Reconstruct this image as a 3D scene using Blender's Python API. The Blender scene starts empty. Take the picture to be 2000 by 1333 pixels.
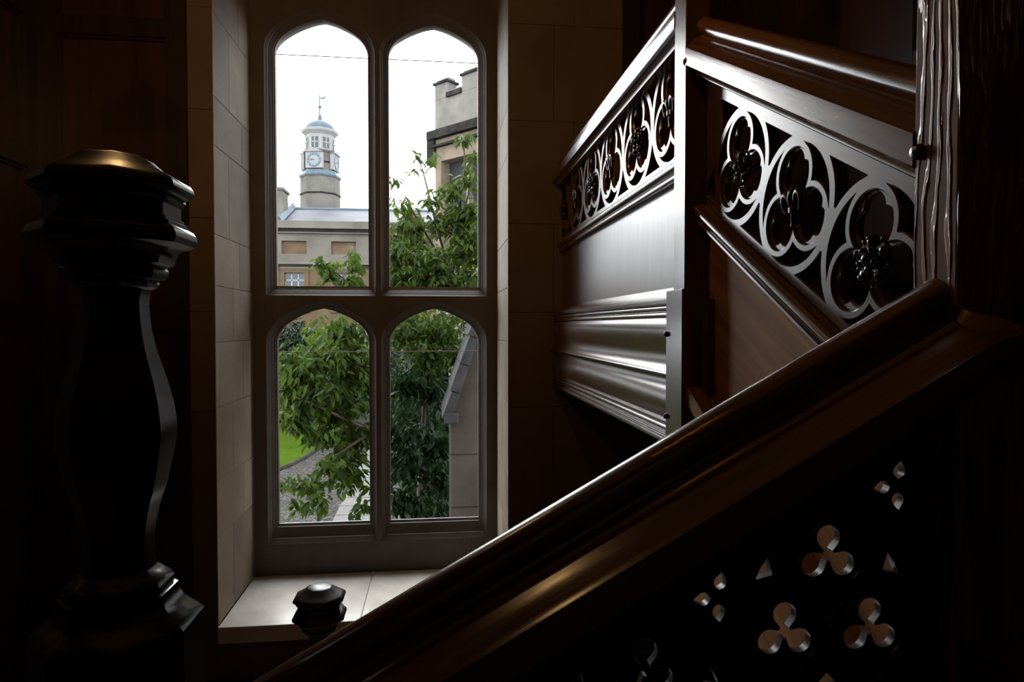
import bpy, bmesh, math, random
from mathutils import Vector, Matrix
random.seed(7)
R = math.radians
scene = bpy.context.scene
C = scene.collection

# ------------------------------------------------------------------ camera
FPX = 1275.0
YAW = math.atan(145 / FPX); PIT = math.atan(29.5 / FPX)
cam_d = bpy.data.cameras.new('camera'); cam_d.sensor_width = 36; cam_d.lens = FPX / 2000 * 36
cam_d.clip_start = 0.05; cam_d.clip_end = 500
cam = bpy.data.objects.new('camera', cam_d); C.objects.link(cam)
cam.rotation_euler = (math.pi / 2 - PIT, 0, -YAW)
scene.camera = cam
_cy, _sy, _cp, _sp = math.cos(YAW), math.sin(YAW), math.cos(PIT), math.sin(PIT)
_F = Vector((_sy * _cp, _cy * _cp, -_sp)); _R = Vector((_cy, -_sy, 0)); _U = Vector((_sy * _sp, _cy * _sp, _cp))
def at(x, y, Y):
    """world point at depth Y seen at photograph pixel x, y"""
    d = _F + _R * ((x - 1000) / FPX) + _U * ((666.5 - y) / FPX)
    return d * (Y / d.y)

# ------------------------------------------------------------------ sky and exposure
SKY = 6.5
world = bpy.data.worlds.new('overcast_sky'); scene.world = world; world.use_nodes = True
wn = world.node_tree.nodes; wl = world.node_tree.links
bg = wn['Background']; bg.inputs['Strength'].default_value = SKY
tc = wn.new('ShaderNodeTexCoord'); nz = wn.new('ShaderNodeTexNoise'); nz.inputs['Scale'].default_value = 1.6; nz.inputs['Detail'].default_value = 4
rp = wn.new('ShaderNodeValToRGB'); rp.color_ramp.elements[0].color = (.82, .90, 1, 1); rp.color_ramp.elements[1].color = (.94, .97, 1, 1)
wl.new(tc.outputs['Generated'], nz.inputs['Vector']); wl.new(nz.outputs['Fac'], rp.inputs['Fac']); wl.new(rp.outputs['Color'], bg.inputs['Color'])
vs = scene.view_settings
vs.view_transform = 'Standard'; vs.look = 'None'; vs.gamma = 1; vs.use_curve_mapping = False; vs.exposure = 0.0
sun_d = bpy.data.lights.new('hazy_sun', 'SUN'); sun_d.energy = 7.0; sun_d.angle = R(60); sun_d.color = (1, .97, .93)
sun = bpy.data.objects.new('hazy_sun', sun_d); C.objects.link(sun)
sun.rotation_euler = Vector((-0.18, .75, .64)).to_track_quat('Z', 'Y').to_euler()
scene.cycles.max_bounces = 8; scene.cycles.diffuse_bounces = 4; scene.cycles.glossy_bounces = 4
scene.cycles.transparent_max_bounces = 12; scene.cycles.transmission_bounces = 6
scene.cycles.sample_clamp_indirect = 6

# ------------------------------------------------------------------ materials
MAT = {}
def newmat(name):
    m = bpy.data.materials.new(name); m.use_nodes = True
    return m, m.node_tree.nodes, m.node_tree.links, m.node_tree.nodes['Principled BSDF']
def ramp(N, c0, c1, p0=.3, p1=.7):
    r = N.new('ShaderNodeValToRGB'); e = r.color_ramp.elements
    e[0].position = p0; e[1].position = p1; e[0].color = (*c0, 1); e[1].color = (*c1, 1)
    return r
def wood(name, c0, c1, axis, rough=.3, bump=.12, scale=1.0, coat=.7, wavy=0.0, crough=.2, spec=.5):
    """varnished oak, grain running along `axis` (0 x, 1 y, 2 z, or a direction)"""
    m, N, L, P = newmat(name)
    t = N.new('ShaderNodeTexCoord'); mp = N.new('ShaderNodeMapping')
    sc = [26 * scale] * 3
    if isinstance(axis, int): sc[axis] = 1.6 * scale
    else:
        sc = [26 * scale, 26 * scale, 26 * scale]
        sc[axis[0]] = 1.6 * scale; mp.inputs['Rotation'].default_value = axis[1]
    mp.inputs['Scale'].default_value = sc; mp.vector_type = 'POINT'
    if not isinstance(axis, int):
        mp.inputs['Scale'].default_value = (1, 1, 1)
        mp2 = N.new('ShaderNodeMapping'); mp2.inputs['Scale'].default_value = sc
        L.new(t.outputs['Object'], mp.inputs['Vector']); L.new(mp.outputs['Vector'], mp2.inputs['Vector']); src = mp2
    else:
        L.new(t.outputs['Object'], mp.inputs['Vector']); src = mp
    n1 = N.new('ShaderNodeTexNoise'); n1.inputs['Scale'].default_value = .55; n1.inputs['Detail'].default_value = 8; n1.inputs['Roughness'].default_value = .65
    n1.inputs['Distortion'].default_value = .6 + wavy
    n2 = N.new('ShaderNodeTexNoise'); n2.inputs['Scale'].default_value = 4.0; n2.inputs['Detail'].default_value = 4
    for n in (n1, n2): L.new(src.outputs['Vector'], n.inputs['Vector'])
    r = ramp(N, c0, c1, .32, .68); L.new(n1.outputs['Fac'], r.inputs['Fac'])
    L.new(r.outputs['Color'], P.inputs['Base Color'])
    mix = N.new('ShaderNodeMath'); mix.operation = 'ADD'
    L.new(n1.outputs['Fac'], mix.inputs[0]); L.new(n2.outputs['Fac'], mix.inputs[1])
    b = N.new('ShaderNodeBump'); b.inputs['Strength'].default_value = bump; b.inputs['Distance'].default_value = .004
    L.new(mix.outputs[0], b.inputs['Height']); L.new(b.outputs['Normal'], P.inputs['Normal'])
    mr = N.new('ShaderNodeMapRange'); mr.inputs['To Min'].default_value = rough * .75; mr.inputs['To Max'].default_value = rough * 1.3
    L.new(n2.outputs['Fac'], mr.inputs['Value']); L.new(mr.outputs['Result'], P.inputs['Roughness'])
    P.inputs['Specular IOR Level'].default_value = spec; P.inputs['Coat Weight'].default_value = coat; P.inputs['Coat Roughness'].default_value = crough
    MAT[name] = m; return m
def rough_grain(name, c0, c1):
    """old oak with raised open grain (wavy ridges along z)"""
    m, N, L, P = newmat(name)
    t = N.new('ShaderNodeTexCoord'); mp = N.new('ShaderNodeMapping'); mp.inputs['Scale'].default_value = (1, 1, .16)
    w = N.new('ShaderNodeTexWave'); w.wave_type = 'BANDS'; w.bands_direction = 'Y'; w.inputs['Scale'].default_value = 15
    w.inputs['Distortion'].default_value = 12; w.inputs['Detail'].default_value = 4; w.inputs['Detail Scale'].default_value = .9
    n = N.new('ShaderNodeTexNoise'); n.inputs['Scale'].default_value = 90
    L.new(t.outputs['Object'], mp.inputs['Vector']); L.new(mp.outputs['Vector'], w.inputs['Vector']); L.new(t.outputs['Object'], n.inputs['Vector'])
    pw = N.new('ShaderNodeMath'); pw.operation = 'POWER'; pw.inputs[1].default_value = 6.0; L.new(w.outputs['Fac'], pw.inputs[0])
    ad = N.new('ShaderNodeMath'); ad.operation = 'MULTIPLY_ADD'; ad.inputs[1].default_value = .04
    L.new(n.outputs['Fac'], ad.inputs[0]); L.new(pw.outputs[0], ad.inputs[2])
    b = N.new('ShaderNodeBump'); b.inputs['Strength'].default_value = 1.0; b.inputs['Distance'].default_value = .006
    L.new(ad.outputs[0], b.inputs['Height']); L.new(b.outputs['Normal'], P.inputs['Normal'])
    r = ramp(N, c0, c1, .2, .9); L.new(w.outputs['Fac'], r.inputs['Fac']); L.new(r.outputs['Color'], P.inputs['Base Color'])
    P.inputs['Roughness'].default_value = .5; P.inputs['Specular IOR Level'].default_value = .15; P.inputs['Coat Weight'].default_value = 1.0; P.inputs['Coat Roughness'].default_value = .09; L.new(b.outputs['Normal'], P.inputs['Coat Normal'])
    MAT[name] = m; return m
def stone(name, c0, c1, scale=3.0, rough=.8, bump=.25, rnd=.0, fine=40, dist=.01):
    spec = .05 if fine < 40 else .35
    m, N, L, P = newmat(name)
    t = N.new('ShaderNodeTexCoord')
    n = N.new('ShaderNodeTexNoise'); n.inputs['Scale'].default_value = scale; n.inputs['Detail'].default_value = 8; n.inputs['Roughness'].default_value = .62
    f = N.new('ShaderNodeTexNoise'); f.inputs['Scale'].default_value = fine; f.inputs['Detail'].default_value = 5
    for q in (n, f): L.new(t.outputs['Object'], q.inputs['Vector'])
    r = ramp(N, c0, c1); L.new(n.outputs['Fac'], r.inputs['Fac'])
    col = r.outputs['Color']
    if rnd:
        oi = N.new('ShaderNodeObjectInfo'); hs = N.new('ShaderNodeHueSaturation')
        mr = N.new('ShaderNodeMapRange'); mr.inputs['To Min'].default_value = 1 - rnd; mr.inputs['To Max'].default_value = 1 + rnd
        L.new(oi.outputs['Random'], mr.inputs['Value']); L.new(mr.outputs['Result'], hs.inputs['Value']); L.new(col, hs.inputs['Color']); col = hs.outputs['Color']
    L.new(col, P.inputs['Base Color'])
    b = N.new('ShaderNodeBump'); b.inputs['Strength'].default_value = bump; b.inputs['Distance'].default_value = dist
    L.new(f.outputs['Fac'], b.inputs['Height']); L.new(b.outputs['Normal'], P.inputs['Normal'])
    P.inputs['Roughness'].default_value = rough; P.inputs['Specular IOR Level'].default_value = spec
    MAT[name] = m; return m
def plain(name, c, rough=.6, metal=0.0, spec=.5):
    m, N, L, P = newmat(name); P.inputs['Base Color'].default_value = (*c, 1); P.inputs['Roughness'].default_value = rough
    P.inputs['Metallic'].default_value = metal; P.inputs['Specular IOR Level'].default_value = spec
    MAT[name] = m; return m
def leafmat(name, c0, c1, trans=.35):
    m, N, L, P = newmat(name)
    g = N.new('ShaderNodeNewGeometry'); n = N.new('ShaderNodeTexNoise'); n.inputs['Scale'].default_value = 5.0; n.inputs['Detail'].default_value = 3
    L.new(g.outputs['Position'], n.inputs['Vector'])
    r = ramp(N, c0, c1, .35, .68); L.new(n.outputs['Fac'], r.inputs['Fac']); L.new(r.outputs['Color'], P.inputs['Base Color'])
    P.inputs['Roughness'].default_value = .5; P.inputs['Specular IOR Level'].default_value = .12
    tr = N.new('ShaderNodeBsdfTranslucent'); mx = N.new('ShaderNodeMixShader'); mx.inputs[0].default_value = trans
    hs = N.new('ShaderNodeHueSaturation'); hs.inputs['Value'].default_value = 1.5; hs.inputs['Hue'].default_value = .485
    L.new(r.outputs['Color'], hs.inputs['Color']); L.new(hs.outputs['Color'], tr.inputs['Color'])
    out = N['Material Output']; L.new(P.outputs[0], mx.inputs[1]); L.new(tr.outputs[0], mx.inputs[2]); L.new(mx.outputs[0], out.inputs['Surface'])
    MAT[name] = m; return m
SL = math.atan(.56)
DK0, DK1 = (.045, .017, .009), (.13, .052, .026)
wood('oak_x', DK0, DK1, 0); wood('oak_y', DK0, DK1, 1); wood('oak_z', DK0, DK1, 2)
wood('oak_rail_front', (0.0660, 0.0220, 0.0088), (0.1870, 0.0704, 0.0264), (0, (0, R(0) + SL, 0)), rough=.24, bump=.10, wavy=.8)
wood('oak_rail_far', (0.0704, 0.0264, 0.0132), (0.1980, 0.0770, 0.0352), (1, (-SL, 0, 0)), rough=.24, bump=.10)
wood('oak_string', (.16, .070, .027), (.36, .17, .068), (1, (-SL, 0, 0)), rough=.55, bump=.15, coat=.0, spec=.12)
wood('oak_panel', (0.0600, 0.0240, 0.0140), (0.1600, 0.0680, 0.0360), 2, rough=.36, bump=.08, scale=.8, coat=.9, crough=.3)
wood('oak_moulded', (0.0600, 0.0240, 0.0140), (0.1500, 0.0640, 0.0340), 1, rough=.22, bump=.07, wavy=1.0)
wood('oak_fret', (0.0480, 0.0208, 0.0144), (0.1200, 0.0512, 0.0320), (1, (-SL, 0, 0)), rough=.33, bump=.16)
wood('oak_fret_level', (0.0480, 0.0208, 0.0144), (0.1200, 0.0512, 0.0320), 1, rough=.33, bump=.12)
wood('oak_boss', (.012, .006, .004), (.03, .014, .009), 2, rough=.2, bump=.05)
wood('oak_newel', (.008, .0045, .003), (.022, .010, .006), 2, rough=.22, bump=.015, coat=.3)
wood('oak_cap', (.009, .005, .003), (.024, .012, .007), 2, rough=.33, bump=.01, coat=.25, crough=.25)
wood('oak_pierced', (0.0160, 0.0080, 0.0048), (0.0448, 0.0208, 0.0112), 0, rough=.35, bump=.08, coat=.15)
wood('mahogany_panel', (0.0167, 0.0046, 0.0028), (0.0416, 0.0111, 0.0074), 2, rough=.38, bump=.05, coat=.1)
wood('mahogany_frame', (0.0083, 0.0033, 0.0025), (0.0215, 0.0074, 0.0049), 2, rough=.38, bump=.05, coat=.1)
wood('oak_tread', (0.0600, 0.0240, 0.0120), (0.1400, 0.0560, 0.0280), 0, rough=.4)
rough_grain('oak_open_grain', (.12, .045, .02), (.25, .10, .045))
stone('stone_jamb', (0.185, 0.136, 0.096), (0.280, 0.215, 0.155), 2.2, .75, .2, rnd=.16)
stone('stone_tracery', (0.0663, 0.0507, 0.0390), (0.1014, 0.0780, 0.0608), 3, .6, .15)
stone('stone_sill', (.50, .46, .42), (.70, .66, .62), 4, .3, .12, rnd=.05)
stone('stone_wall', (0.0880, 0.0550, 0.0341), (0.1265, 0.0853, 0.0550), 2.0, .75, .2)
stone('ashlar_pale', (0.0715, 0.0633, 0.0523), (0.1320, 0.1155, 0.0963), .35, .9, .1, fine=4)
stone('ashlar_brown', (0.0550, 0.0374, 0.0220), (0.1045, 0.0715, 0.0440), .5, .9, .1, fine=4)
stone('ashlar_dark', (0.0193, 0.0165, 0.0143), (0.0550, 0.0468, 0.0385), .6, .9, .1, fine=4)  # darker ashlar for the bands below string course and cornice
stone('panel_ochre', (0.0715, 0.0413, 0.0220), (0.1210, 0.0935, 0.0660), .5, .9, .1, fine=4)
stone('tower_stone', (0.0715, 0.0660, 0.0578), (0.1210, 0.1100, 0.0963), .8, .9, .1, fine=5)
stone('tower_white', (0.1650, 0.1623, 0.1540), (0.2035, 0.1980, 0.1870), 1.0, .8, .05, fine=5)
stone('lead', (0.0544, 0.0704, 0.0864), (0.0800, 0.0992, 0.1152), 2.0, .5, .05, fine=5)
stone('slate', (0.0363, 0.0382, 0.0472), (0.0726, 0.0726, 0.0817), .9, .6, .3, fine=3, dist=.05)
stone('turret_grey', (0.0949, 0.0854, 0.0759), (0.1644, 0.1455, 0.1265), 1.0, .9, .3, fine=9)
stone('turret_tan', (0.1100, 0.0825, 0.0578), (0.1705, 0.1348, 0.0990), 1.2, .9, .3, fine=9)
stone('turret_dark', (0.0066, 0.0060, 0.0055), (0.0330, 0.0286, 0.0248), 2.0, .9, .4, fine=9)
stone('gable_stone', (0.0468, 0.0374, 0.0308), (0.0770, 0.0633, 0.0523), 2.0, .9, .3, fine=12)
stone('coping_stone', (0.0330, 0.0330, 0.0330), (0.0627, 0.0627, 0.0611), 6.0, .85, .5, fine=30)
stone('slab_stone', (0.0467, 0.0427, 0.0399), (0.0660, 0.0619, 0.0578), 1.5, .8, .2, rnd=.08)
plain('white_paint', (.2, .205, .215), .5)
plain('dark_glass', (.012, .014, .02), .12)
plain('dial_blue', (.03, .06, .14), .5)
plain('black_opening', (.01, .01, .011), .8)
plain('iron', (.02, .018, .016), .45, .8)
plain('brass', (.25, .16, .06), .3, 1.0)
plain('plaster', (.22, .18, .14), .9)
plain('bark', (.055, .038, .026), .8)
plain('bark_light', (.10, .065, .045), .8)
leafmat('leaf_bright', (.012, .030, .004), (.055, .088, .010), .42)
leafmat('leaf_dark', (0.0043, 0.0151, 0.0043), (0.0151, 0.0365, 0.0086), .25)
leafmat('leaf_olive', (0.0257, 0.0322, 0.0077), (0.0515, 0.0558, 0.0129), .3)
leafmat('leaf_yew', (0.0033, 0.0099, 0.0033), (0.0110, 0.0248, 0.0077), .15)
def grass_mat():
    m, N, L, P = newmat('grass'); g = N.new('ShaderNodeNewGeometry')
    n = N.new('ShaderNodeTexNoise'); n.inputs['Scale'].default_value = 1.2; n.inputs['Detail'].default_value = 8
    L.new(g.outputs['Position'], n.inputs['Vector']); r = ramp(N, (.022, .039, .004), (.032, .053, .006)); L.new(n.outputs['Fac'], r.inputs['Fac'])
    L.new(r.outputs['Color'], P.inputs['Base Color']); P.inputs['Roughness'].default_value = .9; P.inputs['Specular IOR Level'].default_value = 0; MAT['grass'] = m
grass_mat()
def cobble_mat():
    m, N, L, P = newmat('cobbles'); g = N.new('ShaderNodeNewGeometry')
    v = N.new('ShaderNodeTexVoronoi'); v.inputs['Scale'].default_value = 9.5
    L.new(g.outputs['Position'], v.inputs['Vector'])
    r = ramp(N, (.062, .055, .047), (.012, .0105, .0095), .25, .62); L.new(v.outputs['Distance'], r.inputs['Fac'])
    mx = N.new('ShaderNodeMixRGB'); mx.blend_type = 'MULTIPLY'; mx.inputs[0].default_value = .55
    bw = N.new('ShaderNodeRGBToBW'); L.new(v.outputs['Color'], bw.inputs[0]); L.new(r.outputs['Color'], mx.inputs[1]); L.new(bw.outputs[0], mx.inputs[2])
    L.new(mx.outputs[0], P.inputs['Base Color']); P.inputs['Roughness'].default_value = .8; P.inputs['Specular IOR Level'].default_value = .1
    b = N.new('ShaderNodeBump'); b.invert = True; b.inputs['Strength'].default_value = .8; b.inputs['Distance'].default_value = .05
    L.new(v.outputs['Distance'], b.inputs['Height']); L.new(b.outputs['Normal'], P.inputs['Normal']); MAT['cobbles'] = m
cobble_mat()
def glass_mat():
    m, N, L, P = newmat('window_glass'); out = N['Material Output']; N.remove(P)
    t = N.new('ShaderNodeBsdfTransparent'); t.inputs['Color'].default_value = (.94, .96, .95, 1)
    g = N.new('ShaderNodeBsdfGlossy'); g.inputs['Roughness'].default_value = .02
    f = N.new('ShaderNodeFresnel'); f.inputs['IOR'].default_value = 1.45; mx = N.new('ShaderNodeMixShader')
    L.new(f.outputs[0], mx.inputs[0]); L.new(t.outputs[0], mx.inputs[1]); L.new(g.outputs[0], mx.inputs[2]); L.new(mx.outputs[0], out.inputs['Surface']); MAT['window_glass'] = m
glass_mat()
def bulb_mat():
    m, N, L, P = newmat('added_lamp_bulb'); P.inputs['Base Color'].default_value = (1, .8, .5, 1)
    P.inputs['Emission Color'].default_value = (1, .62, .25, 1); P.inputs['Emission Strength'].default_value = 6; MAT['added_lamp_bulb'] = m
bulb_mat()

# ------------------------------------------------------------------ object helpers
BASE = {}
def base_of(p):
    return BASE.get(p.name, Vector((0, 0, 0))) if p else Vector((0, 0, 0))
def finish(o, mat, parent, label=None, cat=None, group=None, kind=None):
    C.objects.link(o)
    if mat: o.data.materials.clear(); o.data.materials.append(MAT[mat])
    if parent: o.parent = parent; BASE[o.name] = base_of(parent)
    tag(o, label, cat, group, kind); return o
def tag(o, label=None, cat=None, group=None, kind=None):
    if label: o['label'] = label
    if cat: o['category'] = cat
    if group: o['group'] = group
    if kind: o['kind'] = kind
    return o
def thing(name, loc, label=None, cat=None, group=None, kind=None):
    o = bpy.data.objects.new(name, None); o.empty_display_size = .1; C.objects.link(o); o.location = loc
    BASE[o.name] = Vector(loc); return tag(o, label, cat, group, kind)
def smooth(me, ang=35):
    for p in me.polygons: p.use_smooth = True
    me.set_sharp_from_angle(angle=R(ang))
def mesh(name, V, F, mat, parent=None, sm=None, **k):
    b = base_of(parent); me = bpy.data.meshes.new(name)
    me.from_pydata([tuple(Vector(v) - b) for v in V], [], F); me.update()
    bm = bmesh.new(); bm.from_mesh(me); bmesh.ops.recalc_face_normals(bm, faces=bm.faces); bm.to_mesh(me); bm.free()
    if sm: smooth(me, sm)
    return finish(bpy.data.objects.new(name, me), mat, parent, **k)
def box(name, a, b, mat, parent=None, bev=0.0, **k):
    (x0, y0, z0), (x1, y1, z1) = a, b
    bs = base_of(parent); bm = bmesh.new()
    vs_ = [bm.verts.new(Vector((x, y, z)) - bs) for x in (x0, x1) for y in (y0, y1) for z in (z0, z1)]
    for f in ((0, 1, 3, 2), (4, 6, 7, 5), (0, 4, 5, 1), (2, 3, 7, 6), (0, 2, 6, 4), (1, 5, 7, 3)): bm.faces.new([vs_[i] for i in f])
    bmesh.ops.recalc_face_normals(bm, faces=bm.faces)
    if bev: bmesh.ops.bevel(bm, geom=bm.edges[:], offset=bev, segments=1 if bev < .004 else 2, affect='EDGES', profile=.5)
    me = bpy.data.meshes.new(name); bm.to_mesh(me); bm.free()
    return finish(bpy.data.objects.new(name, me), mat, parent, **k)
def sweep(name, prof, P0, P1, nd, mat, parent=None, sm=35, **k):
    """profile points (n, z) carried from P0 to P1; nd = horizontal outward direction"""
    P0, P1, nd = Vector(P0), Vector(P1), Vector(nd); Z = Vector((0, 0, 1)); n = len(prof)
    V = [P + nd * a + Z * b for P in (P0, P1) for a, b in prof]
    F = [(i, (i + 1) % n, n + (i + 1) % n, n + i) for i in range(n)] + [tuple(range(n - 1, -1, -1)), tuple(range(n, 2 * n))]
    return mesh(name, V, F, mat, parent, sm, **k)
def lathe(prof, c, seg=8, rot=R(22.5), apothem=True):
    V, F = [], []; kf = 1 / math.cos(math.pi / seg) if apothem else 1
    for a, z in prof:
        for j in range(seg):
            t = rot + 2 * math.pi * j / seg; V.append((c[0] + a * kf * math.cos(t), c[1] + a * kf * math.sin(t), c[2] + z))
    for i in range(len(prof) - 1):
        for j in range(seg):
            F.append((i * seg + j, i * seg + (j + 1) % seg, (i + 1) * seg + (j + 1) % seg, (i + 1) * seg + j))
    F.append(tuple(range(seg))); F.append(tuple((len(prof) - 1) * seg + j for j in range(seg)))
    return V, F
def catmull(pts, n=5):
    out = []
    for i in range(len(pts) - 1):
        p = [Vector((*pts[max(0, min(len(pts) - 1, j))], 0)) for j in (i - 1, i, i + 1, i + 2)]
        for s in range(n):
            t = s / n
            q = .5 * ((2 * p[1]) + (p[2] - p[0]) * t + (2 * p[0] - 5 * p[1] + 4 * p[2] - p[3]) * t * t + (3 * p[1] - p[0] - 3 * p[2] + p[3]) * t ** 3)
            out.append((q.x, q.y))
    out.append(tuple(pts[-1])); return out
def tube(pts, rad, seg=7):
    V, F = [], []; pts = [Vector(p) for p in pts]
    for i, p in enumerate(pts):
        d = (pts[min(i + 1, len(pts) - 1)] - pts[max(i - 1, 0)]).normalized()
        u = d.orthogonal().normalized() if abs(d.z) > .99 else d.cross(Vector((0, 0, 1))).normalized(); w = d.cross(u)
        for j in range(seg):
            t = 2 * math.pi * j / seg; V.append(p + (u * math.cos(t) + w * math.sin(t)) * rad[i])
    for i in range(len(pts) - 1):
        for j in range(seg): F.append((i * seg + j, i * seg + (j + 1) % seg, (i + 1) * seg + (j + 1) % seg, (i + 1) * seg + j))
    F.append(tuple(range(seg))); F.append(tuple((len(pts) - 1) * seg + j for j in range(seg)))
    return V, F
class Acc:
    def __init__(s): s.V, s.F = [], []
    def add(s, VF):
        o = len(s.V); s.V += [Vector(v) for v in VF[0]]; s.F += [tuple(i + o for i in f) for f in VF[1]]; return s
    def box(s, a, b):
        (x0, y0, z0), (x1, y1, z1) = a, b
        return s.add(([(x, y, z) for x in (x0, x1) for y in (y0, y1) for z in (z0, z1)], [(0, 1, 3, 2), (4, 6, 7, 5), (0, 4, 5, 1), (2, 3, 7, 6), (0, 2, 6, 4), (1, 5, 7, 3)]))
    def build(s, name, mat, parent=None, sm=None, **k): return mesh(name, s.V, s.F, mat, parent, sm, **k)
def ball(c, r, sq=(1, 1, 1), seg=10, rings=7, rotm=None):
    V, F = [], []
    for i in range(rings + 1):
        p = math.pi * i / rings
        for j in range(seg):
            t = 2 * math.pi * j / seg
            v = Vector((math.sin(p) * math.cos(t) * sq[0], math.sin(p) * math.sin(t) * sq[1], math.cos(p) * sq[2])) * r
            if rotm: v = rotm @ v
            V.append(Vector(c) + v)
    for i in range(rings):
        for j in range(seg): F.append((i * seg + j, i * seg + (j + 1) % seg, (i + 1) * seg + (j + 1) % seg, (i + 1) * seg + j))
    return V, F
def plate(name, loops, th, bev, cols, origin, mat, parent=None, sm=None, **k):
    """flat board cut from 2D outlines (first is the outer edge, the others are holes)"""
    cu = bpy.data.curves.new('outline', 'CURVE'); cu.dimensions = '2D'; cu.fill_mode = 'BOTH'
    cu.extrude = max(th / 2 - bev, .0005); cu.bevel_depth = bev; cu.bevel_resolution = 0; cu.offset = -bev
    for lp in loops:
        s = cu.splines.new('POLY'); s.points.add(len(lp) - 1); s.use_cyclic_u = True
        for q, (a, b) in zip(s.points, lp): q.co = (a, b, 0, 1)
    o = bpy.data.objects.new('outline', cu); C.objects.link(o)
    dg = bpy.context.evaluated_depsgraph_get(); dg.update()
    me = bpy.data.meshes.new_from_object(o.evaluated_get(dg)); bpy.data.objects.remove(o); bpy.data.curves.remove(cu)
    M = Matrix((cols[0], cols[1], cols[2])).transposed().to_4x4(); M.translation = Vector(origin) - base_of(parent)
    me.transform(M); me.name = name; smooth(me, sm or 30)
    return finish(bpy.data.objects.new(name, me), mat, parent, **k)
YZ = ((0, 1, 0), (0, 0, 1), (1, 0, 0))       # boards facing the stairwell from the right
XZ = ((1, 0, 0), (0, 0, 1), (0, -1, 0))      # boards facing the window wall
def polar(circles, n=144, c=(0, 0), rmin=.0):
    out = []
    for i in range(n):
        t = 2 * math.pi * i / n; dx, dy = math.cos(t), math.sin(t); m = rmin
        for (x, y, r) in circles:
            b = x * dx + y * dy; q = r * r - (x * x + y * y - b * b)
            if q > 0: m = max(m, b + math.sqrt(q))
        out.append((c[0] + m * dx, c[1] + m * dy))
    return out
def rot2(p, a): return (p[0] * math.cos(a) - p[1] * math.sin(a), p[0] * math.sin(a) + p[1] * math.cos(a))

# ================================================================== ROOM SHELL
K = .927
YW, YF = 5.15 * K, 6.13 * K            # inner wall face, tracery face
XL, XR, XJ0, XJ1 = -2.91 * K, 2.2, -1.665 * K, .553 * K
ZF, ZC, ZS, ZH = -2.65, 4.2, -2.29 * K, 3.25 * K
YB = -1.5
box('floor', (XL - .3, YB - .3, ZF - .3), (XR + .3, YW, ZF), 'oak_x', kind='structure')
box('ceiling', (XL - .3, YB - .3, ZC), (XR + .3, 6.5, ZC + .3), 'plaster', kind='structure')
wf = thing('wall_front', (0, YB, ZF), kind='structure'); box('wall_body', (XL - .3, YB - .3, ZF), (XR + .3, YB, ZC), 'mahogany_frame', wf)
def panelling(parent, O, u, n, u0, u1, rows, colw, stile=.12, th=.05):
    """framed panelling: stiles and rails proud, each panel its own board with a bead round it"""
    O, u, n = Vector(O), Vector(u), Vector(n); Z = Vector((0, 0, 1))
    ncol = max(1, round((u1 - u0 - stile) / (colw + stile))); cw = (u1 - u0 - stile * (ncol + 1)) / ncol
    def bx(a0, a1, z0, z1, d0, d1, A):
        pts = [O + u * a + n * d + Z * z for a in (a0, a1) for d in (d0, d1) for z in (z0, z1)]
        A.add((pts, [(0, 1, 3, 2), (4, 6, 7, 5), (0, 4, 5, 1), (2, 3, 7, 6), (0, 2, 6, 4), (1, 5, 7, 3)])); return A
    for i in range(ncol + 1):
        a = u0 + i * (cw + stile); bx(a, a + stile, rows[0][0] - .1, rows[-1][1] + .1, 0, th, Acc()).build('stile', 'mahogany_frame', parent)
    zc = [rows[0][0] - .1] + [z for r in rows for z in r] + [rows[-1][1] + .1]
    for i in range(ncol):
        a = u0 + stile + i * (cw + stile)
        for q in range(0, len(zc), 2): bx(a, a + cw, zc[q], zc[q + 1], 0, th - .002, Acc()).build('rail', 'mahogany_frame', parent)
        for z0, z1 in rows:
            p = bx(a, a + cw, z0, z1, -.01, .012, Acc()).build('panel', 'mahogany_panel', parent)
            A = Acc(); w = .022
            for (b0, b1, y0, y1) in ((a, a + w, z0, z1), (a + cw - w, a + cw, z0, z1), (a + w, a + cw - w, z0, z0 + w), (a + w, a + cw - w, z1 - w, z1)):
                bx(b0, b1, y0, y1, .01, .03, A)
            A.build('bead', 'mahogany_frame', p)
wl_ = thing('wall_left', (XL, 2, ZF), kind='structure'); box('wall_body', (XL - .3, YB, ZF), (XL, YW, ZC), 'mahogany_frame', wl_)
ROWS_L = [(-2.2, -1.25), (-1.14, -.02), (.13, 1.04), (1.15, 2.02), (2.14, 3.2)]
panelling(wl_, (XL, 0, 0), (0, 1, 0), (1, 0, 0), 1.0, YW - .05, ROWS_L, .72)
wr_ = thing('wall_right', (XR, 2, ZF), kind='structure'); box('wall_body', (XR, YB, ZF), (XR + .3, YW, ZC), 'mahogany_frame', wr_)
panelling(wr_, (XR, 0, 0), (0, 1, 0), (-1, 0, 0), .9, YW, [(.3, 1.1), (1.25, 2.4), (2.52, 3.6)], .55)
sweep('trim_1', [(0, 0), (.05, .01), (.06, .05), (.03, .075), (0, .08)], (XR, .9, 1.55), (XR, 3.0, .35), (-1, 0, 0), 'oak_y', kind='structure')
wb = thing('wall_back', (0, YW, ZF), kind='structure')
box('wall_body', (XL - .3, YW, -6), (XJ0 - .05, 6.5, ZC), 'stone_wall', wb); box('wall_body', (XJ1 + .05, YW, -6), (XR + .3, 6.5, ZC), 'stone_wall', wb)
box('wall_body', (XJ0, YW, ZH), (XJ1, 6.5, ZC), 'stone_wall', wb); box('wall_body', (XJ0, YW, -6), (XJ1, 6.5, ZS - .12), 'stone_wall', wb)
panelling(wb, (0, YW, 0), (1, 0, 0), (0, -1, 0), XL + .05, -1.845 * K, [(-2.2, -1.25), (-1.14, -.02), (.13, 2.12 * K), (2.24 * K, 3.2)], .68)
panelling(wb, (0, YW, 0), (1, 0, 0), (0, -1, 0), 1.473 * K, XR, [(.25, 1.05), (1.2, 2.5), (2.65, 3.6)], .6)
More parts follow.
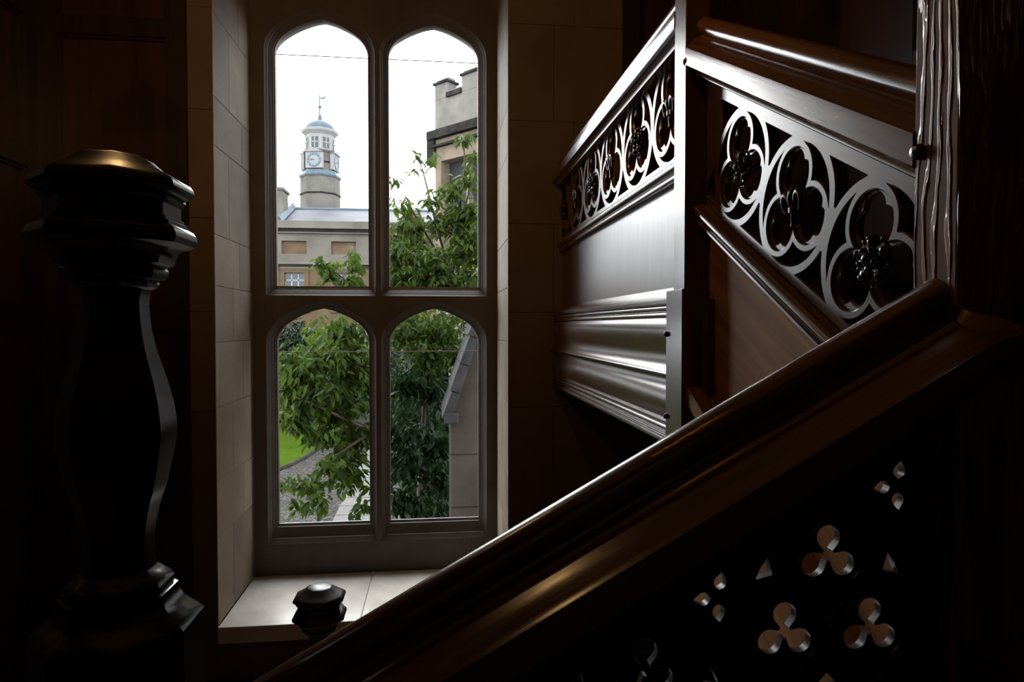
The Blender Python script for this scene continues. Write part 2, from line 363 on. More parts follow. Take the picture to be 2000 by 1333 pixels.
# dressed stones of the jambs: long and short courses, thin joints
def jamb(x0, x1, seed):
    rnd = random.Random(seed); z = ZS + .005; i = 0
    hs = [.62, .40, .52, .46, .40, .36, .62, .34, .58, .42, .5, .44]
    while z < ZH - .05:
        h = min(hs[i % len(hs)], ZH - z); sp = YW + (.62 if i % 2 else .38) + rnd.uniform(-.06, .06)
        for ya, yb in ((YW - .004, sp - .0015), (sp + .0015, YF)):
            box('stone_block', (x0, ya, z + .0015), (x1, yb + (.12 if yb == YF else 0), z + h - .0015), 'stone_jamb', wb, bev=.002)
        z += h; i += 1
jamb(XJ0 - .05, XJ0, 3); jamb(XJ1, XJ1 + .05, 5)
# plain ashlar strips beside the window
for i, z in enumerate([ZF, -1.9, -1.35, -.6, .1, .75, 1.5, 2.2, 2.9, 3.6]):
    z1 = [ZF, -1.9, -1.35, -.6, .1, .75, 1.5, 2.2, 2.9, 3.6, ZC][i + 1]
    box('stone_block', (-1.845 * K, YW - .012, z + .001), (XJ0 - .002, YW + .05, z1 - .001), 'stone_wall', wb, bev=.002)
    for (a, b) in (((XJ1 + .002, 1.0 if i % 2 else .85)), ((1.0 if i % 2 else .85) + .002, 1.473 * K)):
        box('stone_block', (a, YW - .012, z + .001), (b, YW + .05, z1 - .001), 'stone_wall', wb, bev=.002)
box('baseboard_back', (XL, YW - .07, ZF), (XR, YW - .012, -2.5), 'mahogany_frame', bev=.008, kind='structure')

# ------------------------------------------------------------------ window
win = thing('window_1', (-.515, YF, ZS), kind='structure')
HW = .417 * K; LX = (-1.056 * K, -.033 * K)
LIGHTS = [(x, .356 * K, 2.50 * K, 2.822 * K) for x in LX] + [(x, -1.853 * K, -.145 * K, .162 * K) for x in LX]
ARCH = catmull([(1, 0), (.985, .13), (.945, .27), (.87, .42), (.78, .54), (.64, .67), (.5, .775), (.35, .865), (.218, .932), (.1, .975), (0, 1)], 3)
def light_outline(cx, z0, zs, za, off=0.0, offb=None, n=14):
    """four-centred arched light, offset outward by off (foot by offb)"""
    offb = off if offb is None else offb; w = HW + off; pts = [(cx - w, z0 - offb), (cx + w, z0 - offb)]
    rise = za - zs + off * .9
    right = [(cx + w * x, zs + rise * h) for x, h in ARCH]
    right[-1] = (cx, zs + rise)
    pts += right + [(2 * cx - x, z) for x, z in reversed(right[:-1])]
    return pts
STEPS = [(.072, YF, .150), (.066, YF + .012, .135), (.050, YF + .03, .105), (.048, YF + .045, .10), (.030, YF + .062, .055), (.022, YF + .075, .022), (.012, YF + .08, .012), (.010, YF + .095, .008), (0, YF + .10, 0), (0, YF + .16, 0)]
STEPS = [(d * K, YF + (y - YF) * K, b * K) for d, y, b in STEPS]
STEPU = [(d, y, d if d < .05 else d + .006) for d, y, b in STEPS]
def light_loops(L, lower): return [(light_outline(*L, d, b), y) for d, y, b in (STEPS if lower else STEPU)]
outer = [(XJ0, ZS), (XJ1, ZS), (XJ1, ZH), (XJ0, ZH)]
plate('tracery', [outer] + [light_outline(*L, STEPS[0][0], (STEPS if i > 1 else STEPU)[0][2]) for i, L in enumerate(LIGHTS)], .004, .0005, XZ, (0, YF + .002, 0), 'stone_tracery', win)
for i, L in enumerate(LIGHTS):
    lp = light_loops(L, i > 1); n = len(lp[0][0]); V, F = [], []
    for pts, y in lp: V += [(x, y, z) for x, z in pts]
    back = light_outline(*L, .055); V += [(x, YF + .30, z) for x, z in back]
    for k in range(len(lp)):
        for j in range(n): F.append((k * n + j, k * n + (j + 1) % n, (k + 1) * n + (j + 1) % n, (k + 1) * n + j))
    mesh('light_moulding', V, F, 'stone_tracery', win, sm=28)
plate('tracery', [outer] + [light_outline(*L, .055) for L in LIGHTS], .01, .0005, XZ, (0, YF + .30, 0), 'stone_tracery', win)
# sub-sill wall under the lights and the deep window board of two slabs
GY = YF + .112
for i, L in enumerate(LIGHTS):
    cx, z0, zs, za = L; seam = (2.492 if i < 2 else -.241) * K
    full = light_outline(*L, .004)
    lowp = [(cx - HW - .004, z0 - .004), (cx + HW + .004, z0 - .004), (cx + HW + .004, seam - .0015), (cx - HW - .004, seam - .0015)]
    upp = [p for p in full if p[1] > seam + .002]
    upp = [(cx + HW + .004, seam + .0015)] + [p for p in upp] + [(cx - HW - .004, seam + .0015)]
    for nm, lp in (('glass_pane', lowp), ('glass_pane', upp)):
        nn = len(lp); mesh(nm, [(x, GY, z) for x, z in lp], [tuple(range(nn))], 'window_glass', win)
    box('glass_seam', (cx - HW, GY - .003, seam - .003), (cx + HW, GY + .003, seam + .003), 'stone_sill', win)
    A = Acc()
    A.box((cx - HW, GY - .012, z0), (cx + HW, GY + .006, z0 + .012)); A.build('glazing_bead', 'white_paint', win)
jx = -.605 * K
for a, b in ((XJ0, jx - .001), (jx + .001, XJ1)):
    box('sill_slab', (a, YW - .03, ZS - .12), (b, YF + .01, ZS), 'stone_sill', win, bev=.006)
# outside face of the wall under/around is closed by the wall bodies

# ================================================================== STAIRCASE
SLOPE = .56
FX = .912                         # line of the right-hand balustrades
# handrail section: n outward, z above the top edge of its fascia
def half_roll():
    pts = [(.034 * math.sin(t), .073 + .034 * math.cos(t)) for t in [i * math.pi / 14 for i in range(0, 11)]]
    pts += [(.022, .044), (.024, .038), (.034, .034), (.046, .034), (.050, .030), (.060, .027), (.078, .022), (.096, .015), (.112, .006), (.120, .002), (.128, 0), (.129, -.006), (.129, -.058), (.122, -.062), (.10, -.064), (.07, -.070), (.045, -.080), (.040, -.090), (.028, -.092)]
    return pts
_h = half_roll()
RAIL_N = [(a if a < .036 else .036 + (a - .036) * .42, b) for a, b in _h]; RAIL_N = RAIL_N + [(-a, b) for a, b in reversed(RAIL_N[1:])]
RAIL = _h + [(-a, b) for a, b in reversed(_h[1:])]
def frail(y): return .941 + SLOPE * (y - 2.148)           # fascia top of the far flight
def zrail(x): return .078 + SLOPE * (x - .837) - .105     # fascia top of the near flight
BOSSES = []
# --- carved bosses (shared meshes, unit = opening radius)
def rose_mesh():
    A = Acc()
    for lay, (rr, pr, zz, ph) in enumerate(((.25, .105, -.02, 0), (.135, .075, -.075, R(36)))):
        for i in range(5):
            t = ph + i * R(72) + R(90); c = (rr * math.cos(t), rr * math.sin(t), zz)
            A.add(ball(c, pr, (1.0, .95, .6), 9, 6, Matrix.Rotation(t, 3, 'Z')))
            A.add(ball((c[0] * 1.18, c[1] * 1.18, zz - .045), pr * .5, (.7, 1.3, .7), 7, 5, Matrix.Rotation(t, 3, 'Z')))
            if lay == 0:
                t2 = t + R(36); A.add(ball((.31 * math.cos(t2), .31 * math.sin(t2), .0), .055, (1.3, .6, .6), 7, 5, Matrix.Rotation(t2, 3, 'Z')))
    A.add(ball((0, 0, -.10), .085, (1, 1.15, .8), 10, 7))
    for i in range(16):
        t = i * 2.4; r = .075 * math.sqrt((i + .5) / 16); A.add(ball((r * math.cos(t), r * math.sin(t) * 1.15, -.155 + r * .4), .017, seg=5, rings=4))
    A.add(lathe([(.30, -.01), (.30, .05)], (0, 0, 0), 14, 0)); return A
def lily_mesh():
    A = Acc()
    P = [(0, -.08, -.06), (0, .02, -.08), (0, .12, -.09), (0, .22, -.08), (0, .31, -.06), (0, .37, -.04)]
    A.add(tube(P, [.03, .05, .068, .058, .034, .005], 8))
    for s in (-1, 1):
        Q = [(s * .02, -.09, -.06), (s * .06, .04, -.07), (s * .12, .15, -.08), (s * .19, .20, -.085), (s * .255, .15, -.08), (s * .27, .05, -.075), (s * .245, -.06, -.07), (s * .20, -.10, -.065), (s * .16, -.07, -.06)]
        A.add(tube(Q, [.028, .036, .046, .055, .052, .04, .03, .026, .016], 8))
    for w in (-.045, -.075, -.105): A.add(tube([(-.085, w, -.06), (-.04, w - .006, -.105), (.04, w - .006, -.105), (.085, w, -.06)], [.017] * 4, 6))
    A.add(tube([(0, -.11, -.06), (0, -.22, -.065), (0, -.30, -.06), (0, -.345, -.06), (0, -.39, -.05)], [.03, .026, .022, .036, .004], 8))
    A.box((-.02, -.38, -.04), (.02, .30, .0)); return A
def to_mesh(A, name):
    me = bpy.data.meshes.new(name); me.from_pydata([tuple(v) for v in A.V], [], A.F); me.update()
    bm = bmesh.new(); bm.from_mesh(me); bmesh.ops.recalc_face_normals(bm, faces=bm.faces); bm.to_mesh(me); bm.free(); smooth(me, 50)
    me.materials.append(MAT['oak_boss']); return me
ROSE, LILY = to_mesh(rose_mesh(), 'rose'), to_mesh(lily_mesh(), 'lily')
def boss(kind, parent, center, r):
    o = bpy.data.objects.new('boss', ROSE if kind == 'rose' else LILY); C.objects.link(o)
    M = Matrix(YZ).transposed().to_4x4() @ Matrix.Diagonal((r, r, r, 1)); M.translation = Vector(center) - base_of(parent)
    o.parent = parent; o.matrix_local = M
    o['label'] = 'carved rose boss' if kind == 'rose' else 'carved lily boss'
def clip_u(poly, umax):
    out = []
    for i, p in enumerate(poly):
        q = poly[(i + 1) % len(poly)]; a, b = p[0] <= umax, q[0] <= umax
        if a: out.append(p)
        if a != b:
            t = (umax - p[0]) / (q[0] - p[0]); out.append((umax, p[1] + t * (q[1] - p[1])))
    return out
def roundel_holes(c, r):
    lobes = [(.5 * math.cos(R(a)) * r, .5 * math.sin(R(a)) * r) for a in (90, 210, 330)]
    ro, ri = .57 * r, .445 * r; H = [polar([(x, y, ri) for x, y in lobes], 150, c)]
    for g in (270, 30, 150):
        def lobe_arc(sgn):
            a = R(g + 60 * sgn); lc = Vector((.5 * r * math.cos(a), .5 * r * math.sin(a)))
            cusp = Vector((math.cos(R(g)), math.sin(R(g)))) * (.25 * r + math.sqrt(ro * ro - (.433 * r) ** 2))
            x = (r * r - ro * ro + (.5 * r) ** 2) / r; yy = math.sqrt(max(0, r * r - x * x))
            ea = R(g + 60 * sgn) - sgn * math.atan2(yy, x); end = Vector((r * math.cos(ea), r * math.sin(ea)))
            a0 = math.atan2(*(cusp - lc).yx); a1 = math.atan2(*(end - lc).yx); d = (a1 - a0 + math.pi) % (2 * math.pi) - math.pi
            return [lc + Vector((math.cos(a0 + d * i / 10), math.sin(a0 + d * i / 10))) * ro for i in range(11)], ea
        A1, e1 = lobe_arc(1); A2, e2 = lobe_arc(-1); d = (e2 - e1 + math.pi) % (2 * math.pi) - math.pi
        arc = [Vector((r * math.cos(e1 + d * i / 12), r * math.sin(e1 + d * i / 12))) for i in range(1, 12)]
        H.append([(c[0] + p.x, c[1] + p.y) for p in A1 + arc + list(reversed(A2))[:-1]])
    return H
def subfoil(c, r):
    outer = polar([(.5 * math.cos(R(a)) * r, .5 * math.sin(R(a)) * r, .47 * r) for a in (90, 210, 330)], 150, c)
    cs = []
    for a in (90, 210, 330):
        lc = (.5 * math.cos(R(a)) * r, .5 * math.sin(R(a)) * r)
        for k, q, s in ((0, .20, .205), (98, .20, .205), (-98, .20, .205)):
            cs.append((lc[0] + q * r * math.cos(R(a + k)), lc[1] + q * r * math.sin(R(a + k)), s * r))
    return [outer, polar(cs, 216, c, .33 * r)]
def fret(parent, centers, r, ang, outer, p, mat, kinds, umax=None):
    Ro, ht = r * 1.17, r * .97; holes = []
    for c in centers: holes += roundel_holes(c, r)
    ext = [(2 * centers[0][0] - centers[1][0], 2 * centers[0][1] - centers[1][1])] + centers + [(2 * centers[-1][0] - centers[-2][0], 2 * centers[-1][1] - centers[-2][1])]
    for a, b in zip(ext, ext[1:]):
        m = ((a[0] + b[0]) / 2, (a[1] + b[1]) / 2)
        for s in (1, -1):
            t1, t0 = math.asin(ht / Ro), max(math.asin(.30 * r / Ro), math.acos(min(1, (p / 2 - .002) / Ro))); L = []
            for i in range(9): t = t1 + (t0 - t1) * i / 8; L.append((-p / 2 + Ro * math.cos(t), s * Ro * math.sin(t)))
            Rr = [(-x, y) for x, y in reversed(L)]
            if L[-1][0] >= -.001: L = [q for q in L if q[0] < -.002]; Rr = [q for q in Rr if q[0] > .002]
            holes.append([(m[0] + rot2(q, ang)[0], m[1] + rot2(q, ang)[1]) for q in L + Rr])
    lo, hi = min(q[0] for q in outer) + .012, max(q[0] for q in outer) - .012
    hh = []
    for h in holes:
        h = clip_u(h, hi); h = [(-a, b) for a, b in clip_u([(-a, b) for a, b in h], -lo)]
        if len(h) > 4 and max(q[0] for q in h) - min(q[0] for q in h) > .01: hh.append(h)
    pl = plate('fret_panel', [outer] + hh, .036, .003, YZ, (FX + .018, 0, 0), mat, parent)
    for i, c in enumerate(centers):
        if lo + r * .6 < c[0] < hi - r * .1:
            full = c[0] + r < hi and c[0] - r > lo
            if full: plate('cusping', subfoil(c, r), .014, .005, YZ, (FX + .016, 0, 0), mat, pl)
            boss(kinds[i % 2], pl, (FX + .008, c[0], c[1]), r)
    return pl
def mould(name, parent, prof, P0, P1, mat, nk=.64): return sweep(name, [(a * K * nk, b * K) for a, b in prof], P0, P1, (-1, 0, 0), mat, parent)
def roll_pts(n0, z0, r, k=6): return [(n0 + r * math.sin(math.pi * i / k), z0 + r * math.cos(math.pi * i / k)) for i in range(k + 1)]

# --- sloping balustrade of the upper flight (between the tall newels)
Y0, Y1 = 1.077, 2.158
ba = thing('balustrade', (FX, 1.6, -.9), 'sloping carved oak balustrade of the upper flight between two tall square newels', 'balustrade')
sweep('handrail', RAIL_N, (FX, Y0, frail(Y0)), (FX, Y1, frail(Y1)), (-1, 0, 0), 'oak_rail_far', ba, 40)
RA = .168 * K; cA = [(a * K, b * K) for a, b in ((2.055, .522), (1.726, .336), (1.397, .152))]
def lineA(y, off): return .336 * K + SLOPE * (y - 1.726 * K) + off / math.cos(SL)
HB = RA * 1.16
fret(ba, cA, RA, SL, [(Y0, lineA(Y0, -HB)), (Y1, lineA(Y1, -HB)), (Y1, lineA(Y1, HB + .01)), (Y0, lineA(Y0, HB + .01))], .378 * K, 'oak_fret', ('rose', 'lily'))
MP = [(0, 0)] + roll_pts(.018, -.018, .018) + [(.012, -.040)] + roll_pts(.014, -.052, .011, 5) + [(.008, -.068), (-.02, -.07), (-.02, 0)]
MP = [(a * 1.25, b * 1.25) for a, b in MP]
mould('moulding', ba, MP, (FX, Y0, lineA(Y0, -HB)), (FX, Y1, lineA(Y1, -HB)), 'oak_rail_far', 1.0)
def zstr(y): return -.19 + SLOPE * (y - 2.19)
def quadX(name, x0, x1, pts, mat, parent):
    n = len(pts); V = [(x, y, z) for x in (x0, x1) for y, z in pts]
    return mesh(name, V, [tuple(range(n - 1, -1, -1)), tuple(range(n, 2 * n))] + [(i, (i + 1) % n, n + (i + 1) % n, n + i) for i in range(n)], mat, parent)
quadX('plain_panel', FX + .012, FX + .03, [(Y0, zstr(Y0) - .05), (Y1, zstr(Y1) - .05), (Y1, lineA(Y1, -HB) - .07), (Y0, lineA(Y0, -HB) - .07)], 'oak_string', ba)
sweep('string_ledge', [(-.02, .005), (0, .0), (.058, -.002), (.064, -.01), (.064, -.055), (.058, -.065), (.05, -.07), (.045, -.09), (-.02, -.09)], (FX, Y0, zstr(Y0)), (FX, Y1, zstr(Y1)), (-1, 0, 0), 'oak_string', ba, 40)
quadX('string_board', .872, FX + .02, [(Y0, zstr(Y0) - .75), (Y1, zstr(Y1) - .75), (Y1, zstr(Y1) - .088), (Y0, zstr(Y0) - .088)], 'oak_string', ba)

# --- level gallery balustrade running to the window wall
G0, G1 = 2.265, YW
bb = thing('balustrade', (FX, 3.7, -.47), 'level carved oak gallery balustrade with plain board and moulded edge beam against the window wall', 'balustrade')
ZB = 1.205 * K
sweep('handrail', RAIL_N, (FX, G0, ZB), (FX, G1, ZB), (-1, 0, 0), 'oak_moulded', bb, 40)
cB = [((2.696 + .478 * i) * K, .919 * K) for i in range(6)]
fret(bb, cB, .215 * K, 0, [(G0, .667 * K), (G1, .667 * K), (G1, 1.168 * K), (G0, 1.168 * K)], .478 * K, 'oak_fret_level', ('lily', 'rose'))
MB_ = [(a * 1.0, b * .95) for a, b in MP]
mould('moulding', bb, MB_, (FX, G0, .668 * K), (FX, G1, .668 * K), 'oak_moulded', .9)
box('plain_panel', (FX + .008, G0, .12), (FX + .03, G1, .56), 'oak_panel', bb)
mould('nosing', bb, [(-.03, .165), (0, .160), (.118, .108), (.123, .104), (.124, .090), (.118, .086), (.104, .084), (-.03, .084)], (FX, G0 + .05, 0), (FX, G1, 0), 'oak_moulded')
bead = [(.09, .086)] + roll_pts(.096, .071, .013) + [(.096, .055)] + roll_pts(.096, .044, .009, 5) + [(.094, .033), (.02, .033), (.02, .086)]
mould('moulding', bb, bead, (FX, G0 + .05, 0), (FX, G1, 0), 'oak_moulded')
C1 = catmull([(.098, .031), (.112, .012), (.118, -.018), (.112, -.055), (.100, -.090), (.094, -.120), (.099, -.150), (.113, -.173), (.132, -.187)], 4)
mould('edge_board', bb, C1 + [(.134, -.193), (.10, -.2), (.02, -.2), (.02, .031)], (FX, G0 + .05, 0), (FX, G1, 0), 'oak_moulded')
C2 = catmull([(.098, -.198), (.092, -.215), (.098, -.238), (.112, -.262), (.122, -.290), (.122, -.322), (.112, -.352), (.098, -.378)], 4)
mould('edge_board', bb, C2 + [(.02, -.379), (.02, -.198)], (FX, G0 + .05, 0), (FX, G1, 0), 'oak_moulded')
bead2 = [(.09, -.379)] + roll_pts(.100, -.389, .010, 5) + [(.098, -.401)] + roll_pts(.104, -.413, .012, 6) + [(.10, -.427), (.10, -.432)] + roll_pts(.108, -.440, .008, 5) + [(.104, -.45), (.122, -.452), (.124, -.456), (.124, -.47), (.02, -.47), (.02, -.379)]
mould('moulding', bb, bead2, (FX, G0 + .05, 0), (FX, G1, 0), 'oak_moulded')
box('gallery_floor', (.90, 2.1, -.43), (XR, YW, .09), 'oak_y', kind='structure')

# --- tall square newels
def peg(parent, c, r, nd, mat='oak_newel'):
    nd = Vector(nd); u = Vector((0, 1, 0)) if abs(nd.x) > .5 else Vector((1, 0, 0)); Z = Vector((0, 0, 1)); V, F = [], []
    for rr, d in ((r, -.01), (r, .006), (r * .72, .012), (0.001, .014)):
        for j in range(10): t = 2 * math.pi * j / 10; V.append(Vector(c) + nd * d + (u * math.cos(t) + Z * math.sin(t)) * rr)
    for i in range(3):
        for j in range(10): F.append((i * 10 + j, i * 10 + (j + 1) % 10, (i + 1) * 10 + (j + 1) % 10, (i + 1) * 10 + j))
    mesh('peg', V, F, mat, parent, 40)
n1 = thing('newel_post', (.88, 2.2, -.6), 'tall slim square oak newel where the sloping balustrade meets the level gallery', 'newel post')
box('shaft', (.84, 2.158, .125), (.924, 2.265, 2.0), 'oak_z', n1, bev=.003)
box('lower_block', (.832, 2.158, -.62), (.924, 2.317, .128), 'oak_z', n1, bev=.003)
mesh('cap', *lathe([(.05, 0), (.065, .03), (.065, .06), (.04, .10), (.0, .13)], (.882, 2.21, 2.0), 4, R(45)), 'oak_z', n1)
for z, y in ((-.03, 2.30), (-.33, 2.30)): peg(n1, (.832, y, z), .010, (-1, 0, 0))
peg(n1, (.846, 2.158, .90), .014, (0, -1, 0)); peg(n1, (.85, 2.158, -.42), .010, (0, -1, 0))
n2 = thing('newel_post', (.912, 1.03, -1.6), 'tall square oak newel with raised open grain where the two handrails meet', 'newel post')
box('shaft', (.84, .976, -1.6), (.984, 1.077, 1.5), 'oak_open_grain', n2, bev=.004)
mesh('cap', *lathe([(.07, 0), (.09, .03), (.09, .06), (.06, .10), (.0, .13)], (.912, 1.026, 1.5), 4, R(45)), 'oak_z', n2)
peg(n2, (.84, 1.064, .305), .014, (-1, 0, 0))

# --- near handrail and pierced panel
YN = 1.026
bn = thing('balustrade', (.2, YN, -1.6), 'near oak balustrade with thick moulded handrail over a panel pierced with trefoils', 'balustrade')
X0, X1 = -.375, .84
sweep('handrail', RAIL, (X0, YN, zrail(X0)), (X1, YN, zrail(X1)), (0, -1, 0), 'oak_rail_front', bn, 40)
# the lower moulding returns across the front of the newel
RET = [(.05, .034), (.060, .027), (.078, .022), (.096, .015), (.112, .006), (.120, .002), (.128, 0), (.129, -.006), (.129, -.058), (.05, -.064)]
V = [(X1, YN - a, zrail(X1) + b) for a, b in RET] + [(X1 + .01 + (a - .05) * .75, YN - a, zrail(X1) + b + .02) for a, b in RET]
m_ = len(RET); mesh('return_moulding', V, [tuple(range(m_)), tuple(range(m_, 2 * m_))] + [(i, (i + 1) % m_, m_ + (i + 1) % m_, m_ + i) for i in range(m_)], 'oak_rail_front', bn, 40)
def zlow(x): return zrail(x) - .07
def trefoil(c, d, r, ph=90):
    return polar([(d * math.cos(R(ph + 120 * k)), d * math.sin(R(ph + 120 * k)), r) for k in range(3)], 90, c, d * .35)
def petal(c, a, l, w):
    pts = []
    for i in range(9): t = i / 8; pts.append((l * t, w * math.sin(math.pi * t ** .75) * .5))
    pts += [(x, -y) for x, y in reversed(pts[1:-1])]
    return [(c[0] + rot2((.012 + x, y), a)[0], c[1] + rot2((.012 + x, y), a)[1]) for x, y in pts]
holes = []; rings = []
for k in range(4):
    cx, cz = .649 - .315 * k, -.470 - .176 * k
    for a in (90, 208, 332):
        c = (cx + .086 * math.cos(R(a)), cz + .086 * math.sin(R(a)))
        holes.append(trefoil(c, .030, .0205)); rings.append((c, .062))
    for a in (150, 30, 270):
        c = (cx + .128 * math.cos(R(a)), cz + .128 * math.sin(R(a))); q = .020
        tri = [(q * math.cos(R(a + b)) * s, q * math.sin(R(a + b)) * s) for b, s in ((70, 1.15), (30, .55), (0, .5), (-30, .55), (-70, 1.15), (180, .75))]
        holes.append([(c[0] + x, c[1] + y) for x, y in tri])
    rings.append(((cx, cz), .152))
    for a in (80, 185, 275): holes.append(petal((cx + .122, cz + .200), R(a), .030, .022))
out = [(X0, zlow(X0) - .78), (X1, zlow(X1) - .78), (X1, zlow(X1)), (X0, zlow(X0))]
hh = [h for h in holes if all(X0 + .03 < x < X1 - .01 and zlow(x) - .70 < z < zlow(x) - .02 for x, z in h)]
pn = plate('pierced_panel', [out] + hh, .020, .002, XZ, (0, YN, 0), 'oak_pierced', bn)
for c, r in rings:
    if c[0] - r > X0 and c[0] + r < X1 + .0:
        n = 40; w = .007
        ringp = [[(c[0] + s * math.cos(2 * math.pi * i / n), c[1] + s * math.sin(2 * math.pi * i / n)) for i in range(n)] for s in (r + w, r - w)]
        plate('ring_moulding', ringp, .016, .005, XZ, (0, YN - .014, 0), 'oak_pierced', pn)
for k in range(4):
    cx, cz = .649 - .315 * k, -.470 - .176 * k
    if cx - .06 > X0:
        o = bpy.data.objects.new('boss', ROSE); C.objects.link(o); o.parent = pn
        M = Matrix(XZ).transposed().to_4x4() @ Matrix.Rotation(math.pi, 4, 'X') @ Matrix.Diagonal((.13, .13, .13, 1)); M.translation = Vector((cx, YN - .012, cz)) - base_of(pn); o.matrix_local = M
sweep('string_board', [(-.035, 0), (.035, 0), (.035, -.32), (-.035, -.32)], (X0, YN, zlow(X0) - .78), (X1, YN, zlow(X1) - .78), (0, -1, 0), 'oak_x', bn)

# --- octagonal baluster newels
CAPP = [(.0, .2535), (.044, .2535), (.049, .251), (.062, .2385), (.076, .231), (.088, .2235), (.096, .219), (.1, .2125), (.101, .207), (.099, .202), (.094, .1975), (.088, .196), (.090, .191), (.086, .1855), (.083, .183), (.083, .165), (.087, .163), (.087, .1585), (.092, .156), (.092, .151), (.099, .1465), (.103, .140), (.1045, .132), (.101, .1235), (.093, .119), (.085, .1175), (.079, .112), (.076, .103), (.074, .094), (.064, .089), (.0665, .084), (.066, .077), (.062, .071), (.053, .0685), (.055, .064), (.052, .059), (.045, .055)]
BODY = catmull([(.045, .055), (.0425, .045), (.041, .029), (.044, -.004), (.05, -.037), (.062, -.08), (.071, -.12), (.0748, -.163), (.070, -.199), (.062, -.241), (.054, -.269), (.0475, -.3), (.045, -.322), (.045, -.351), (.048, -.369)], 4)
FOOT = [(.048, -.369), (.056, -.377), (.064, -.383), (.069, -.391), (.0705, -.398), (.068, -.402), (.074, -.404), (.075, -.41), (.079, -.423), (.088, -.434), (.098, -.442), (.108, -.453)]
def baluster_newel(c, label, zfloor):
    t = thing('newel_post', (c[0], c[1], zfloor), label, 'newel post')
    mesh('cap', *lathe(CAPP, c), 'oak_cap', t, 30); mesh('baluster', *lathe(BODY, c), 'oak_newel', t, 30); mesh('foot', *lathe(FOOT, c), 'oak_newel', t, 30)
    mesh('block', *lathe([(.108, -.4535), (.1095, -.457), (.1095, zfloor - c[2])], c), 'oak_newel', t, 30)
    return t
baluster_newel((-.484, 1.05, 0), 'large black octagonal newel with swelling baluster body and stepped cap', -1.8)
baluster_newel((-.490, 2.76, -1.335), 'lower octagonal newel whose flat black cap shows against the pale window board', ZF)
# --- lower flight balustrade between the two octagonal newels
bl = thing('balustrade', (-.487, 1.9, ZF), 'lower flight balustrade running down between the two octagonal newels', 'balustrade')
def zl(y): return -1.95 + SLOPE * (2.652 - y)
sweep('handrail', RAIL, (-.487, 1.158, zl(1.158)), (-.487, 2.652, zl(2.652)), (-1, 0, 0), 'oak_rail_far', bl, 40)
quadX('plain_panel', -.505, -.469, [(1.158, ZF), (2.652, ZF), (2.652, zl(2.652) - .08), (1.158, zl(1.158) - .08)], 'oak_pierced', bl)

# --- the flights themselves
def flight(name, label, steps, along, mat='oak_tread'):
    """steps: list of (u0, u1, z); along: 'x' or 'y', cross extent c0..c1"""
    ax, c0, c1, zb = along
    t = thing(name, ((steps[0][0] if ax == 'x' else (c0 + c1) / 2), (steps[0][0] if ax == 'y' else (c0 + c1) / 2), zb), label, 'stairs')
    for u0, u1, z in steps:
        lo, hi = min(u0, u1), max(u0, u1); ext = .02 if u1 > u0 else -.02
        a = (lo - max(ext, 0), hi + max(-ext, 0))
        if ax == 'x':
            box('tread', (a[0], c0, z - .035), (a[1], c1, z), mat, t, bev=.006); box('riser', (lo, c0, zb), (hi, c1, z - .036), mat, t)
        else:
            box('tread', (c0, a[0], z - .035), (c1, a[1], z), mat, t, bev=.006); box('riser', (c0, lo, zb), (c1, hi, z - .036), mat, t)
flight('stair_flight', 'dark oak steps of the lower flight beside the left wall panelling', [(2.65 - .25 * i, 2.65 - .25 * (i + 1), ZF + .17 * (i + 1)) for i in range(6)], ('y', XL + .06, -.61, ZF))
box('quarter_landing', (XL + .06, YB, -1.83), (-.62, 1.14, -1.62), 'oak_x', kind='structure')
flight('stair_flight', 'dark oak steps of the near flight behind the thick handrail', [(-.365 + .24 * i, -.365 + .24 * (i + 1), -1.45 + .18 * i) for i in range(5)], ('x', YB + .06, .97, -1.83))
box('quarter_landing', (.85, YB, -.72), (XR, .97, -.52), 'oak_x', kind='structure')
flight('stair_flight', 'dark oak steps of the upper flight behind the sloping balustrade', [(1.02 + .22 * i, 1.02 + .22 * (i + 1), -.42 + .105 * i) for i in range(5)], ('y', .99, XR - .06, -.95))

# --- unseen lanterns added to put warm glints on handrail and newel cap
def lantern(LC, label, watts):
    lan = thing('added_lantern', LC, label, 'lantern')
    mesh('base', *lathe([(.02, -.03), (.10, 0), (.11, .02), (.10, .03)], LC), 'brass', lan)
    mesh('crown', *lathe([(.11, .34), (.12, .36), (.06, .43), (.02, .47), (.015, .5)], LC), 'brass', lan)
    for j in range(8):
        t = R(22.5 + 45 * j); x, y = LC[0] + .108 * math.cos(t), LC[1] + .108 * math.sin(t)
        mesh('upright', *tube([(x, y, LC[2] + .02), (x, y, LC[2] + .35)], [.006, .006], 5), 'brass', lan)
    mesh('chain', *tube([(LC[0], LC[1], LC[2] + .49), (LC[0], LC[1], ZC)], [.008, .008], 6), 'brass', lan)
    mesh('bulb', *ball((LC[0], LC[1], LC[2] + .20), .04, (1, 1, 1.3), 12, 8), 'added_lamp_bulb', lan, 80)
    ld = bpy.data.lights.new('added_warm_light', 'POINT'); ld.energy = watts; ld.color = (1, .58, .24); ld.shadow_soft_size = .05
    lo = bpy.data.objects.new('added_warm_light', ld); C.objects.link(lo); lo.parent = lan; lo.location = (0, 0, .10)
lantern((-.45, .75, 2.3), 'unseen brass lantern added over the near flight for warm glints on the handrail', 75)
lantern((-1.15, 2.55, 1.6), 'unseen brass lantern added over the lower flight for warm glints on the newel cap', 34)

# ================================================================== OUTSIDE
ZG = -6.0
box('ground', (-60, 6.5, ZG - .4), (60, 110, ZG), 'cobbles', kind='structure')
def onG(x, y, z=ZG):
    d = _F + _R * ((x - 1000) / FPX) + _U * ((666.5 - y) / FPX); return d * (z / d.z)
